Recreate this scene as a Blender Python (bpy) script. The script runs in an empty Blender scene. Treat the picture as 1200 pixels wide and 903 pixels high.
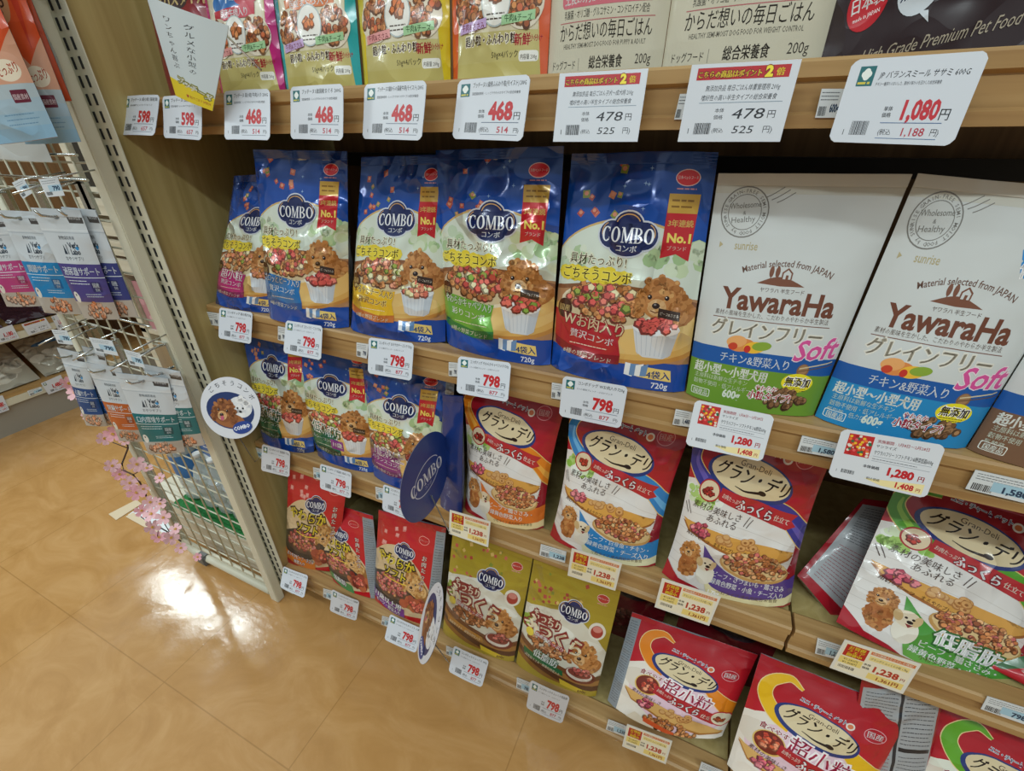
import bpy, bmesh, math, random
import numpy as np
from mathutils import Vector, Matrix, noise as mnoise

SC = bpy.context.scene
COL = SC.collection
PI = math.pi

# ------------------------------------------------------------------ camera
F_PX = 520.0
CAM = np.array([1.0441, -0.4876, 1.25])
_dx = -np.array([-703 - 600, 167 - 451.5, F_PX]); _dx /= np.linalg.norm(_dx)
_dd = np.array([610 - 600, 1381 - 451.5, F_PX]); _dd -= _dd.dot(_dx) * _dx; _dd /= np.linalg.norm(_dd)
_dz = -_dd
_dy = np.cross(_dz, _dx)
ROT = np.array([_dx, _dy, _dz])          # rows: world axes seen by the camera (x right, y down, z forward)
cd = bpy.data.cameras.new('camera'); cam = bpy.data.objects.new('camera', cd); COL.objects.link(cam)
cd.sensor_width = 36.0; cd.sensor_fit = 'HORIZONTAL'; cd.lens = F_PX / 1200 * 36.0
cd.clip_start = 0.02; cd.clip_end = 60
_r, _u, _b = ROT[:, 0], -ROT[:, 1], -ROT[:, 2]
cam.matrix_world = Matrix(((_r[0], _u[0], _b[0], CAM[0]), (_r[1], _u[1], _b[1], CAM[1]),
                           (_r[2], _u[2], _b[2], CAM[2]), (0, 0, 0, 1)))
SC.camera = cam

# ------------------------------------------------------------------ world, lamps, exposure
SC.view_settings.view_transform = 'Standard'
SC.view_settings.look = 'None'
SC.view_settings.gamma = 1.0
SC.view_settings.use_curve_mapping = False
SC.view_settings.exposure = -0.08
w = bpy.data.worlds.new('shop_ambient'); SC.world = w; w.use_nodes = True
_n, _l = w.node_tree.nodes, w.node_tree.links      # a shop interior all round: bright ceiling above, dimmer goods at eye level
_tc = _n.new('ShaderNodeTexCoord'); _sp = _n.new('ShaderNodeSeparateXYZ'); _cr = _n.new('ShaderNodeValToRGB')
_l.new(_tc.outputs['Generated'], _sp.inputs[0]); _mr = _n.new('ShaderNodeMapRange'); _mr.inputs['From Min'].default_value = -1.0
_l.new(_sp.outputs['Z'], _mr.inputs[0]); _l.new(_mr.outputs[0], _cr.inputs[0])
for _e, (_p, _c) in zip(_cr.color_ramp.elements, ((0.46, (0.16, 0.155, 0.15, 1)), (0.80, (0.66, 0.72, 0.70, 1)))): _e.position = _p; _e.color = _c
_l.new(_cr.outputs[0], _n['Background'].inputs[0]); _n['Background'].inputs[1].default_value = 0.85

def area(name, loc, sx, sy, power, col=(0.86, 0.98, 1.0)):
    l = bpy.data.lights.new(name, 'AREA'); l.shape = 'RECTANGLE'; l.size = sx; l.size_y = sy
    l.energy = power; l.color = col
    o = bpy.data.objects.new(name, l); COL.objects.link(o); o.location = loc      # points straight down
    return o

# rows of fluorescent fittings under the shop ceiling (2.7 m up)
area('aisle_lamp', (-0.9, -1.5, 2.7), 1.25, 0.10, 15)
area('aisle_lamp', (0.75, -1.5, 2.7), 1.25, 0.10, 21)
area('aisle_lamp', (2.4, -1.5, 2.7), 1.25, 0.10, 20)
area('far_lamp', (-2.8, 0.72, 2.7), 1.3, 0.16, 40)
area('far_lamp', (-2.6, -1.2, 2.7), 1.25, 0.1, 30)

# ------------------------------------------------------------------ pixel -> place helpers (a ray from the viewpoint met with a real surface)
def ray(u, v):
    return ROT @ np.array([u - 600.0, v - 451.5, F_PX])
def at_y(u, v, y):
    d = ray(u, v); return CAM + d * ((y - CAM[1]) / d[1])
def at_x(u, v, x):
    d = ray(u, v); return CAM + d * ((x - CAM[0]) / d[0])
def at_z(u, v, z):
    d = ray(u, v); return CAM + d * ((z - CAM[2]) / d[2])
def at_plane(u, v, p, n):
    d = ray(u, v); return CAM + d * (np.dot(p - CAM, n) / np.dot(d, n))
def unit(a):
    a = np.asarray(a, float); return a / (np.linalg.norm(a) + 1e-12)

# ------------------------------------------------------------------ materials
def hexc(h):
    h = h.lstrip('#'); h = h if len(h) == 6 else ''.join(c * 2 for c in h); r = []
    for i in (0, 2, 4):
        c = int(h[i:i + 2], 16) / 255.0
        r.append(c / 12.92 if c <= 0.04045 else ((c + 0.055) / 1.055) ** 2.4)
    return (r[0], r[1], r[2], 1.0)
MATS = {}
def mat(name, col='#888888', rough=0.5, metal=0.0, spec=0.5, **kw):
    if name in MATS: return MATS[name]
    m = bpy.data.materials.new(name); m.use_nodes = True; MATS[name] = m
    p = m.node_tree.nodes['Principled BSDF']
    p.inputs['Base Color'].default_value = hexc(col); p.inputs['Roughness'].default_value = rough
    p.inputs['Metallic'].default_value = metal; p.inputs['Specular IOR Level'].default_value = spec
    for k, v in kw.items(): p.inputs[k.replace('_', ' ')].default_value = v
    return m
def nodes(m): return m.node_tree.nodes, m.node_tree.links, m.node_tree.nodes['Principled BSDF']
def ramp(n, stops):
    r = n.new('ShaderNodeValToRGB')
    while len(r.color_ramp.elements) < len(stops): r.color_ramp.elements.new(0.5)
    for e, (p, c) in zip(r.color_ramp.elements, stops): e.position = p; e.color = hexc(c)
    return r
def printed(name, rough, coat=0.0, bump=0.0, scale=14.0, spec=0.5, metal=0.0, crease=2.0):
    """ink on film or card: base colour from the print's own colours, wrinkles from noise"""
    m = mat(name, '#ffffff', rough, metal, spec); n, l, p = nodes(m)
    a = n.new('ShaderNodeAttribute'); a.attribute_name = 'col'
    l.new(a.outputs['Color'], p.inputs['Base Color'])
    if coat:
        p.inputs['Coat Weight'].default_value = coat; p.inputs['Coat Roughness'].default_value = 0.12
    if bump:
        tc = n.new('ShaderNodeTexCoord'); no = n.new('ShaderNodeTexNoise')      # creased film: sharp facets where it is crumpled, soft swells elsewhere
        no.noise_type = 'RIDGED_MULTIFRACTAL'; no.inputs['Scale'].default_value = scale
        no.inputs['Detail'].default_value = 2.0; no.inputs['Distortion'].default_value = 0.5
        l.new(tc.outputs['Object'], no.inputs['Vector'])
        wv = n.new('ShaderNodeTexNoise'); wv.inputs['Scale'].default_value = 9; l.new(tc.outputs['Object'], wv.inputs['Vector'])
        ad = n.new('ShaderNodeVectorMath'); ad.operation = 'MULTIPLY_ADD'; ad.inputs[1].default_value = (.10, .10, .10)
        l.new(wv.outputs['Color'], ad.inputs[0]); l.new(tc.outputs['Object'], ad.inputs[2])
        vo = n.new('ShaderNodeTexVoronoi'); vo.inputs['Scale'].default_value = scale * 2.3; l.new(ad.outputs[0], vo.inputs['Vector'])
        mk = n.new('ShaderNodeTexNoise'); mk.inputs['Scale'].default_value = 11; mk.inputs['Detail'].default_value = 1; l.new(tc.outputs['Object'], mk.inputs['Vector'])
        mr = n.new('ShaderNodeMapRange'); mr.inputs['From Min'].default_value = 0.46; mr.inputs['From Max'].default_value = 0.64; l.new(mk.outputs[0], mr.inputs[0])
        mu = n.new('ShaderNodeMath'); mu.operation = 'MULTIPLY'; l.new(vo.outputs['Distance'], mu.inputs[0]); l.new(mr.outputs[0], mu.inputs[1])
        sm_ = n.new('ShaderNodeMath'); sm_.operation = 'MULTIPLY_ADD'; sm_.inputs[1].default_value = crease; l.new(mu.outputs[0], sm_.inputs[0]); l.new(no.outputs[0], sm_.inputs[2])
        b = n.new('ShaderNodeBump'); b.inputs['Strength'].default_value = bump; b.inputs['Distance'].default_value = 0.006
        l.new(sm_.outputs[0], b.inputs['Height']); l.new(b.outputs[0], p.inputs['Normal'])
        if coat: l.new(b.outputs[0], p.inputs['Coat Normal'])
    return m
FOIL = printed('printed_film', 0.30, 0.5, 0.5, 12.0, 0.4, 0.0, 2.6)
FOILB = printed('printed_shiny_film', 0.22, 0.6, 0.8, 12.0, 0.5, 0.15, 3.4)
MATTE = printed('printed_matte_film', 0.45, 0.05, 0.12, 10.0, 0.35, 0.0, 1.0)
CARD = printed('printed_card', 0.38, 0.15)

def wood(name, c1, c2, c3, axis='X', rough=0.42, fine=1.0):
    m = mat(name, c2, rough); n, l, p = nodes(m)
    tc = n.new('ShaderNodeTexCoord'); mp = n.new('ShaderNodeMapping')
    s = {'X': (0.7, 16, 16), 'Y': (16, 0.7, 16), 'Z': (16, 16, 0.7)}[axis]
    mp.inputs['Scale'].default_value = [q * fine for q in s]
    l.new(tc.outputs['Object'], mp.inputs[0])
    no = n.new('ShaderNodeTexNoise'); no.inputs['Scale'].default_value = 3.0; no.inputs['Detail'].default_value = 5
    no.inputs['Distortion'].default_value = 0.8
    l.new(mp.outputs[0], no.inputs['Vector'])
    r = ramp(n, [(0.3, c1), (0.5, c2), (0.72, c3)]); l.new(no.outputs[0], r.inputs[0])
    l.new(r.outputs[0], p.inputs['Base Color'])
    b = n.new('ShaderNodeBump'); b.inputs['Strength'].default_value = 0.06; b.inputs['Distance'].default_value = 0.002
    l.new(no.outputs[0], b.inputs['Height']); l.new(b.outputs[0], p.inputs['Normal'])
    return m
WOOD = wood('shelf_wood', '#9c774a', '#ae8a58', '#bd9a68', 'X')
WOODP = wood('panel_wood', '#a38f58', '#b19d65', '#beab75', 'Z', 0.5, 0.8)
WOODB = wood('back_panel_wood', '#6e5030', '#7d5c38', '#8a6842', 'Z', 0.55)
PALE = wood('pale_plank_wood', '#cfc6ae', '#ddd5bf', '#e8e2d0', 'X', 0.6)
CREAM = mat('cream_painted_steel', '#d6d2bd', 0.38)
CREAMW = mat('cream_wire', '#d3cfba', 0.4)
DARK = mat('dark_slot', '#14161c', 0.7)
UNDER = mat('grey_steel_underside', '#6f6b62', 0.5)
CHROME = mat('chrome_wire', '#c9cbc8', 0.22, 1.0)
GREYP = mat('grey_plastic', '#6b6c6a', 0.5)
CLEAR = mat('clear_plastic', '#eef2f4', 0.08, 0.0, 0.5, Transmission_Weight=0.9, IOR=1.3)
WHITEP = mat('white_plastic', '#dfe3e4', 0.35)
BLACKP = mat('black_steel', '#1b1a19', 0.5)

def floor_mat():
    m = mat('waxed_floor', '#b98a52', 0.2, 0.0, 0.5); n, l, p = nodes(m)
    tc = n.new('ShaderNodeTexCoord')
    mp = n.new('ShaderNodeMapping'); mp.inputs['Scale'].default_value = (3.2, 5.0, 1); mp.inputs['Rotation'].default_value = (0, 0, 0.5)
    l.new(tc.outputs['Object'], mp.inputs[0])
    no = n.new('ShaderNodeTexNoise'); no.inputs['Scale'].default_value = 1.6; no.inputs['Detail'].default_value = 7
    no.inputs['Distortion'].default_value = 1.6; no.inputs['Roughness'].default_value = 0.62
    l.new(mp.outputs[0], no.inputs['Vector'])
    r = ramp(n, [(0.28, '#b0824c'), (0.5, '#bb8d56'), (0.74, '#c79b66')]); l.new(no.outputs[0], r.inputs[0])
    br = n.new('ShaderNodeTexBrick'); br.offset = 0.0
    for k, v in (('Scale', 1.0), ('Mortar Size', 0.0016), ('Brick Width', 0.45), ('Row Height', 0.45), ('Mortar Smooth', 0.2)):
        br.inputs[k].default_value = v
    mp2 = n.new('ShaderNodeMapping'); mp2.inputs['Location'].default_value = (0.06, 0.29, 0); l.new(tc.outputs['Object'], mp2.inputs[0])
    l.new(mp2.outputs[0], br.inputs['Vector'])
    mx = n.new('ShaderNodeMixRGB'); mx.inputs[2].default_value = hexc('#8d6536')
    mu = n.new('ShaderNodeMath'); mu.operation = 'MULTIPLY'; mu.inputs[1].default_value = 0.45
    l.new(br.outputs['Fac'], mu.inputs[0]); l.new(mu.outputs[0], mx.inputs[0])
    l.new(r.outputs[0], mx.inputs[1]); l.new(mx.outputs[0], p.inputs['Base Color'])
    n2 = n.new('ShaderNodeTexNoise'); n2.inputs['Scale'].default_value = 9; n2.inputs['Detail'].default_value = 6
    l.new(tc.outputs['Object'], n2.inputs['Vector'])
    mr = n.new('ShaderNodeMapRange'); mr.inputs['From Min'].default_value = 0.3; mr.inputs['From Max'].default_value = 0.7
    mr.inputs['To Min'].default_value = 0.04; mr.inputs['To Max'].default_value = 0.20
    l.new(n2.outputs[0], mr.inputs[0]); l.new(mr.outputs[0], p.inputs['Roughness'])
    n3 = n.new('ShaderNodeTexNoise'); n3.inputs['Scale'].default_value = 11; n3.inputs['Detail'].default_value = 9; n3.inputs['Roughness'].default_value = 0.62
    l.new(tc.outputs['Object'], n3.inputs['Vector'])
    b = n.new('ShaderNodeBump'); b.inputs['Strength'].default_value = 0.12; b.inputs['Distance'].default_value = 0.006
    l.new(n3.outputs[0], b.inputs['Height']); l.new(b.outputs[0], p.inputs['Normal'])
    return m
FLOOR = floor_mat()

# ------------------------------------------------------------------ object helpers
def tag(o, label=None, cat=None, group=None, kind=None):
    if label: o['label'] = label
    if cat: o['category'] = cat
    if group: o['group'] = group
    if kind: o['kind'] = kind
    return o
def empty(name, loc=(0, 0, 0), rz=0.0):
    o = bpy.data.objects.new(name, None); COL.objects.link(o); o.empty_display_size = 0.05
    o.location = loc; o.rotation_euler = (0, 0, rz); return o
def link(name, me, parent=None, m=None):
    if m is not None and not me.materials: me.materials.append(m)
    o = bpy.data.objects.new(name, me); COL.objects.link(o)
    if parent is not None:
        o.parent = parent
        o.matrix_parent_inverse = Matrix.Translation(-Vector(parent.location)) if parent.type == 'EMPTY' else Matrix()
    return o
class MB:
    """collects boxes, bars and tubes in world coordinates into ONE mesh"""
    def __init__(s): s.bm = bmesh.new()
    def box(s, x0, x1, y0, y1, z0, z1):
        vs = [s.bm.verts.new(p) for p in ((x0, y0, z0), (x1, y0, z0), (x1, y1, z0), (x0, y1, z0), (x0, y0, z1), (x1, y0, z1), (x1, y1, z1), (x0, y1, z1))]
        for f in ((3, 2, 1, 0), (4, 5, 6, 7), (0, 1, 5, 4), (1, 2, 6, 5), (2, 3, 7, 6), (3, 0, 4, 7)):
            s.bm.faces.new([vs[i] for i in f])
        return s
    def tube(s, pts, r, n=10, cap=True):
        pts = [Vector(p) for p in pts]; rings = []
        up = Vector((0, 0, 1))
        for i, p in enumerate(pts):
            d = (pts[min(i + 1, len(pts) - 1)] - pts[max(i - 1, 0)]).normalized()
            a = d.cross(up)
            if a.length < 0.05: a = d.cross(Vector((1, 0, 0)))
            a.normalize(); b = d.cross(a).normalized(); up = a.cross(d) if False else up
            rr = r[i] if isinstance(r, (list, tuple)) else r
            rings.append([s.bm.verts.new(p + (a * math.cos(2 * PI * k / n) + b * math.sin(2 * PI * k / n)) * rr) for k in range(n)])
        for q, t in zip(rings, rings[1:]):
            for k in range(n):
                f = s.bm.faces.new((q[k], q[(k + 1) % n], t[(k + 1) % n], t[k])); f.smooth = True
        if cap:
            s.bm.faces.new(rings[0][::-1]); s.bm.faces.new(rings[-1])
        return s
    def profile_x(s, prof, x0, x1):
        """extrude a closed (y, z) outline along x"""
        a = [s.bm.verts.new((x0, y, z)) for y, z in prof]; b = [s.bm.verts.new((x1, y, z)) for y, z in prof]
        n = len(prof)
        for i in range(n): s.bm.faces.new((a[i], a[(i + 1) % n], b[(i + 1) % n], b[i]))
        s.bm.faces.new(a[::-1]); s.bm.faces.new(b); return s
    def poly(s, pts, smooth=False):
        f = s.bm.faces.new([s.bm.verts.new(p) for p in pts]); f.smooth = smooth; return s
    def bevel(s, w, seg=2):
        bmesh.ops.bevel(s.bm, geom=list(s.bm.edges), offset=w, segments=seg, affect='EDGES', clamp_overlap=True); return s
    def build(s, name, m, parent=None):
        bmesh.ops.recalc_face_normals(s.bm, faces=s.bm.faces)
        me = bpy.data.meshes.new(name); s.bm.to_mesh(me); s.bm.free()
        return link(name, me, parent, m)
# ================================================================== THE SETTING
fl = MB().box(-5.0, 4.0, -4.0, 4.5, -0.05, 0.0).build('floor', FLOOR); tag(fl, kind='structure')
wb = MB().box(-5.0, 4.0, 4.5, 4.6, 0.0, 2.9).build('wall_back', mat('shop_wall', '#d9d5c8', 0.7)); tag(wb, kind='structure')
wl = MB().box(-5.1, -5.0, -4.0, 4.6, 0.0, 2.9).build('wall_left', mat('shop_wall')); tag(wl, kind='structure')

# ------------------------------------------------------------------ the wooden shelving unit
X0, XJ, X1 = 0.052, 1.272, 2.49
unit_ = empty('shelving_unit', (0, 0.3, 0))
tag(unit_, 'wooden shelving unit with plain side panel and slotted cream upright at its left end', 'shelving unit')
MB().box(0.034, X0 - 0.002, 0.032, 0.56, 0.02, 1.95).build('side_panel', WOODP, unit_)
MB().box(X0, X1, 0.545, 0.56, 0.02, 1.95).build('back_panel', WOODB, unit_)
b = MB()
for z in (1.215, 0.84, 0.47): b.box(X0, X1, 0.515, 0.543, z - 0.03, z)
b.build('back_rail', BLACKP, unit_)
up = MB().box(-0.002, 0.058, 0.030, 0.0318, 0.02, 1.95)
up.box(-0.002, 0.0, 0.0318, 0.07, 0.02, 1.95); up = up.build('slotted_upright', CREAM, unit_)
sl = MB()
for i in range(73):
    zc = 0.070 + i * 0.02525
    for xc in (0.0185, 0.0395): sl.box(xc - 0.0026, xc + 0.0026, 0.0288, 0.0302, zc - 0.0083, zc + 0.0083)
sl.build('slots', DARK, up)
MB().box(X0, X1, 0.30, 0.32, 0.0, 0.08).build('kick_board', WOODP, unit_)

SH = {1: (1.310, 0.080), 2: (0.933, 0.080), 3: (0.566, 0.080), 4: (0.133, 0.036)}
def rail_profile(yf, z):
    h = 0.055
    return [(yf, z - h), (yf, z - h + 0.011), (yf + 0.005, z - h + 0.014), (yf + 0.005, z - 0.017), (yf, z - 0.014),
            (yf, z - 0.002), (yf + 0.003, z + 0.001), (yf + 0.033, z + 0.001), (yf + 0.036, z - 0.001), (yf + 0.036, z - h)]
names = {1: 'top', 2: 'second', 3: 'third', 4: 'lowest'}
for k, (z, yf) in SH.items():
    for (xa, xb, side) in ((X0, XJ - 0.0025, 'left'), (XJ + 0.0025, X1, 'right')):
        s = empty('shelf', ((xa + xb) / 2, 0.3, z))
        tag(s, '%s wooden shelf of the main unit, %s' % (names[k], 'long piece left of its joint' if side == 'left' else 'piece right of its joint'), 'shelf', 'wooden shelves of the unit')
        MB().profile_x(rail_profile(yf, z), xa, xb).build('front_rail', WOOD, s)
        MB().box(max(xa, X0), xb, yf + 0.036, 0.515, z - 0.022, z - 0.006).build('shelf_board', WOODP, s)
        u = MB().box(max(xa, X0) + 0.01, xb - 0.01, yf + 0.05, 0.50, z - 0.05, z - 0.0225)
        u.build('steel_underside', UNDER, s)

# ------------------------------------------------------------------ wire grid panel beside the unit
gp = empty('wire_grid_panel', (-0.2, 0, 0))
tag(gp, 'cream wire grid panel with tubular frame standing left of the wooden shelving', 'display panel')
MB().box(-0.006, 0.026, -0.002, 0.022, 0.0, 1.95).bevel(0.002).build('square_post', CREAM, gp)
r = 0.0125; pl = [(-0.415, 0.008, 1.95), (-0.415, 0.008, 0.12)]
for i in range(7):
    a = i / 6 * PI / 2; pl.append((-0.415 + 0.075 * (1 - math.cos(a)), 0.008, 0.105 - 0.075 * math.sin(a)))
pl.append((-0.006, 0.008, 0.030))
MB().tube(pl, r, 14).build('bent_tube', CREAM, gp)
MB().tube([(-0.408, 0.004, 0.078), (-0.006, 0.004, 0.078)], 0.0055, 8).build('lower_bar', CREAM, gp)
wm = MB()
for i in range(8): wm.tube([(-0.048 - 0.05 * i, 0, 0.078), (-0.048 - 0.05 * i, 0, 1.95)], 0.0021, 6)
for i in range(37): wm.tube([(-0.412, 0.004, 0.112 + 0.05 * i), (-0.004, 0.004, 0.112 + 0.05 * i)], 0.0021, 6)
wm.build('wire_mesh', CREAMW, gp)
MB().box(-0.338, -0.296, -0.010, 0.026, 0.008, 0.046).bevel(0.005).box(-0.327, -0.307, -0.006, 0.022, 0.001, 0.012).build('foot_clamp', GREYP, gp)
# ================================================================== PRINT ENGINE: flat inked shapes, cut to the film's grid and laid onto its surface
_tcache = {}
def text_mesh(s, off=0.0, res=2):
    """outline lettering as (verts, faces), one em high, starting at x = 0"""
    k = (s, round(off, 4), res)
    if k in _tcache: return _tcache[k]
    c = bpy.data.curves.new('lettering', 'FONT'); c.body = s; c.resolution_u = res; c.offset = off
    o = bpy.data.objects.new('lettering', c); COL.objects.link(o)
    dg = bpy.context.evaluated_depsgraph_get(); e = o.evaluated_get(dg); m = e.to_mesh()
    v = np.empty(len(m.vertices) * 3); m.vertices.foreach_get('co', v); v = v.reshape(-1, 3)[:, :2].copy()
    f = [tuple(p.vertices) for p in m.polygons]
    e.to_mesh_clear(); bpy.data.objects.remove(o); bpy.data.curves.remove(c)
    _tcache[k] = (v, f); return v, f

class Art:
    """W x H millimetres, origin at the lower left"""
    def __init__(s, W, H, base):
        s.W, s.H = W, H; s.base = base
        s.V = []; s.F = []; s.C = []; s.L = []; s.B = []; s.n = 0; s.layer = 0
    def up(s): s.layer += 1; return s
    def add(s, v, faces, col, big=True, cols=None):
        v = np.asarray(v, float)
        s.V.append(v)
        for i, f in enumerate(faces):
            s.F.append(tuple(j + s.n for j in f)); s.C.append(hexc(col) if cols is None else hexc(cols[i])); s.L.append(s.layer); s.B.append(big)
        s.n += len(v)
    def poly(s, pts, col, big=True): s.layer += 1; s.add(pts, [tuple(range(len(pts)))], col, big); return s
    def rect(s, x0, y0, x1, y1, col): return s.poly([(x0, y0), (x1, y0), (x1, y1), (x0, y1)], col)
    def rrect(s, x0, y0, x1, y1, r, col):
        p = []
        for cx, cy, a0 in ((x1 - r, y1 - r, 0), (x0 + r, y1 - r, 90), (x0 + r, y0 + r, 180), (x1 - r, y0 + r, 270)):
            for k in range(5): a = math.radians(a0 + 22.5 * k); p.append((cx + r * math.cos(a), cy + r * math.sin(a)))
        return s.poly(p, col)
    def ell(s, cx, cy, rx, ry, col, rot=0, n=28):
        a = math.radians(rot); ca, sa = math.cos(a), math.sin(a)
        p = []
        for k in range(n):
            t = 2 * PI * k / n; x, y = rx * math.cos(t), ry * math.sin(t); p.append((cx + x * ca - y * sa, cy + x * sa + y * ca))
        return s.poly(p, col)
    def grad(s, x0, y0, x1, y1, c0, c1, n=8):
        """printed colour blend running from y0 up to y1"""
        s.layer += 1
        a, b = [int(c0[i:i + 2], 16) for i in (1, 3, 5)], [int(c1[i:i + 2], 16) for i in (1, 3, 5)]
        for k in range(n):
            t = (k + 0.5) / n; c = '#%02x%02x%02x' % tuple(int(p + (q - p) * t) for p, q in zip(a, b))
            ya, yb = y0 + (y1 - y0) * k / n, y0 + (y1 - y0) * (k + 1) / n
            s.add([(x0, ya), (x1, ya), (x1, yb), (x0, yb)], [(0, 1, 2, 3)], c)
        return s
    def line(s, pts, wd, col, big=True):
        """a stroke along a polyline"""
        p = np.asarray(pts, float); d = np.gradient(p, axis=0); d /= np.linalg.norm(d, axis=1)[:, None] + 1e-9
        nn = np.stack([-d[:, 1], d[:, 0]], 1); w_ = np.asarray(wd if np.ndim(wd) else [wd] * len(p))[:, None] / 2
        v = np.concatenate([p + nn * w_, p - nn * w_]); n = len(p); s.layer += 1
        s.add(v, [(i, i + n, i + n + 1, i + 1) for i in range(n - 1)], col, big); return s
    def ring(s, cx, cy, rx, ry, wd, col, a0=0, a1=360, rot=0, n=32):
        t = np.radians(np.linspace(a0, a1, n)); x, y = rx * np.cos(t), ry * np.sin(t); r = math.radians(rot)
        return s.line(np.stack([cx + x * math.cos(r) - y * math.sin(r), cy + x * math.sin(r) + y * math.cos(r)], 1), wd, col)
    def text(s, t, x, y, size, col, bold=0.0, outline=(), align='c', sx=1.0, rot=0, shear=0.0, big=None, arc=None, res=None, maxw=None):
        if res is None: res = 1 if size < 9 else 2
        if any(ord(ch) > 0x2e80 for ch in t): cjk = True
        else: cjk = False
        v0, f = text_mesh(t, 0.0, res)
        if len(v0) == 0: return s
        wd = v0[:, 0].max() * sx * size
        if maxw and wd > maxw: sx *= maxw / wd; wd = maxw
        ax = {'c': -wd / 2, 'l': 0, 'r': -wd}[align]; a = math.radians(rot); ca, sa = math.cos(a), math.sin(a)
        for cc, oo in list(outline) + [(col, bold)]:
            if cjk and cc is col and oo:        # dense characters: struck twice side by side instead of swollen
                v, f = text_mesh(t, 0.0, res); n0 = len(v)
                k_ = 1 if oo < .03 else 2; g_ = f; f = []; v = np.concatenate([v + [oo * .8 * d, oo * .3 * d * (k_ - 1)] for d in ((-.5, .5) if k_ == 1 else (-1, 0, 1))])
                for d in range(k_ + 1): f += [tuple(j + n0 * d for j in q) for q in g_]
            else: v, f = text_mesh(t, oo, res) if oo else text_mesh(t, 0.0, res)
            px = v[:, 0] * size * sx + ax + v[:, 1] * size * shear; py = v[:, 1] * size
            if arc:      # bend the line of lettering upward around a circle of that radius
                th = px / arc; rr = arc + py; px = rr * np.sin(th); py = rr * np.cos(th) - arc
            q = np.stack([x + px * ca - py * sa, y + px * sa + py * ca], 1)
            s.layer += 1; s.add(q, f, cc, (size > 9) if big is None else big)
        return s
    def vtext(s, t, x, y, size, col, bold=0.0, step=1.08, outline=()):
        for i, ch in enumerate(t): s.text(ch, x, y - i * size * step, size, col, bold, outline)
        return s
    def paras(s, x0, y0, x1, y1, n, col, wd=0.9, seed=0, fill=0.9):
        """lines of type too small to read, as rows of dashes"""
        rg = random.Random(seed); s.layer += 1
        for i in range(n):
            y = y1 - (y1 - y0) * (i + 0.5) / n; x = x0; xe = x0 + (x1 - x0) * (fill if rg.random() < 0.25 else 1)
            while x < xe:
                l = rg.uniform(2.0, 6.0) * wd; s.add([(x, y - wd / 2), (min(x + l, xe), y - wd / 2), (min(x + l, xe), y + wd / 2), (x, y + wd / 2)], [(0, 1, 2, 3)], col, False)
                x += l + wd * 0.8
        return s
    def bars(s, x0, y0, x1, y1, col='#22262c', seed=1):
        rg = random.Random(seed); x = x0; s.layer += 1
        while x < x1:
            l = rg.choice((0.35, 0.5, 0.9)) * (x1 - x0) / 16; s.add([(x, y0), (min(x + l, x1), y0), (min(x + l, x1), y1), (x, y1)], [(0, 1, 2, 3)], col, False)
            x += l + rg.choice((0.4, 0.6)) * (x1 - x0) / 16
        return s
    def bits(s, cx, cy, rx, ry, n, cols, size, seed=0, rot=0, round_=False, hi=1.22):
        """a printed heap of kibble or cubes: pieces with a paler upper face, the far ones first"""
        rg = random.Random(seed); P = []
        while len(P) < n:
            x, y = rg.uniform(-1, 1), rg.uniform(-1, 1)
            if x * x + y * y < 1: P.append((x, y))
        P.sort(key=lambda q: -q[1]); a = math.radians(rot)
        per = max(1, n // 6)
        for i, (x, y) in enumerate(P):
            if i % per == 0: s.layer += 2
            X, Y = x * rx, y * ry; X, Y = cx + X * math.cos(a) - Y * math.sin(a), cy + X * math.sin(a) + Y * math.cos(a)
            c = rg.choice(cols); r = size * rg.uniform(0.75, 1.2); k = 9 if round_ else 5; t0 = rg.uniform(0, 6)
            def shade(h, g): return '#%02x%02x%02x' % tuple(max(0, min(255, int(int(h[j:j + 2], 16) * g))) for j in (1, 3, 5))
            L = s.layer
            s.add([(X + r * math.cos(t0 + 2 * PI * j / k), Y + r * 0.9 * math.sin(t0 + 2 * PI * j / k)) for j in range(k)], [tuple(range(k))], shade(c, 0.68), False)
            s.layer = L + 1
            s.add([(X + r * 0.12 + r * .66 * math.cos(t0 + 2 * PI * j / k), Y + r * 0.2 + r * .6 * math.sin(t0 + 2 * PI * j / k)) for j in range(k)], [tuple(range(k))], shade(c, hi * rg.uniform(.88, 1.06)), False)
            s.layer = L
        s.layer += 2; return s
    def blobs(s, cx, cy, rx, ry, n, cols, size, seed=0):
        rg = random.Random(seed); P = []
        while len(P) < n:
            x, y = rg.uniform(-1, 1), rg.uniform(-1, 1)
            if x * x + y * y < 1: P.append((x, y))
        per = max(1, n // 4)
        for i, (x, y) in enumerate(P):
            if i % per == 0: s.layer += 1
            r = size * rg.uniform(0.6, 1.25); k = 8
            s.add([(cx + x * rx + r * math.cos(2 * PI * j / k), cy + y * ry + r * math.sin(2 * PI * j / k)) for j in range(k)], [tuple(range(k))], rg.choice(cols), False)
        s.layer += 1; return s
    def poodle(s, cx, cy, r, seed=3, fur=('#c4844a', '#d4975a', '#b4763e', '#dea868', '#ca8c50', '#a4662e'), body=True):
        """printed photo of a curly brown dog looking over the bowl"""
        fur = tuple(fur) * 2
        if body: s.ell(cx + r * .62, cy - r * .6, r * 0.9, r * 0.7, fur[2]); s.blobs(cx + r * .62, cy - r * .55, r * .85, r * .68, 46, fur, r * .14, seed + 5)
        s.ell(cx, cy, r * .9, r * 0.98, fur[0]); s.blobs(cx, cy + r * .22, r * .9, r * .8, 90, fur, r * .14, seed)
        s.blobs(cx + r * .86, cy - r * .45, r * .27, r * .72, 44, (fur[2], fur[5], fur[0], fur[4]), r * .13, seed + 1)
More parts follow.
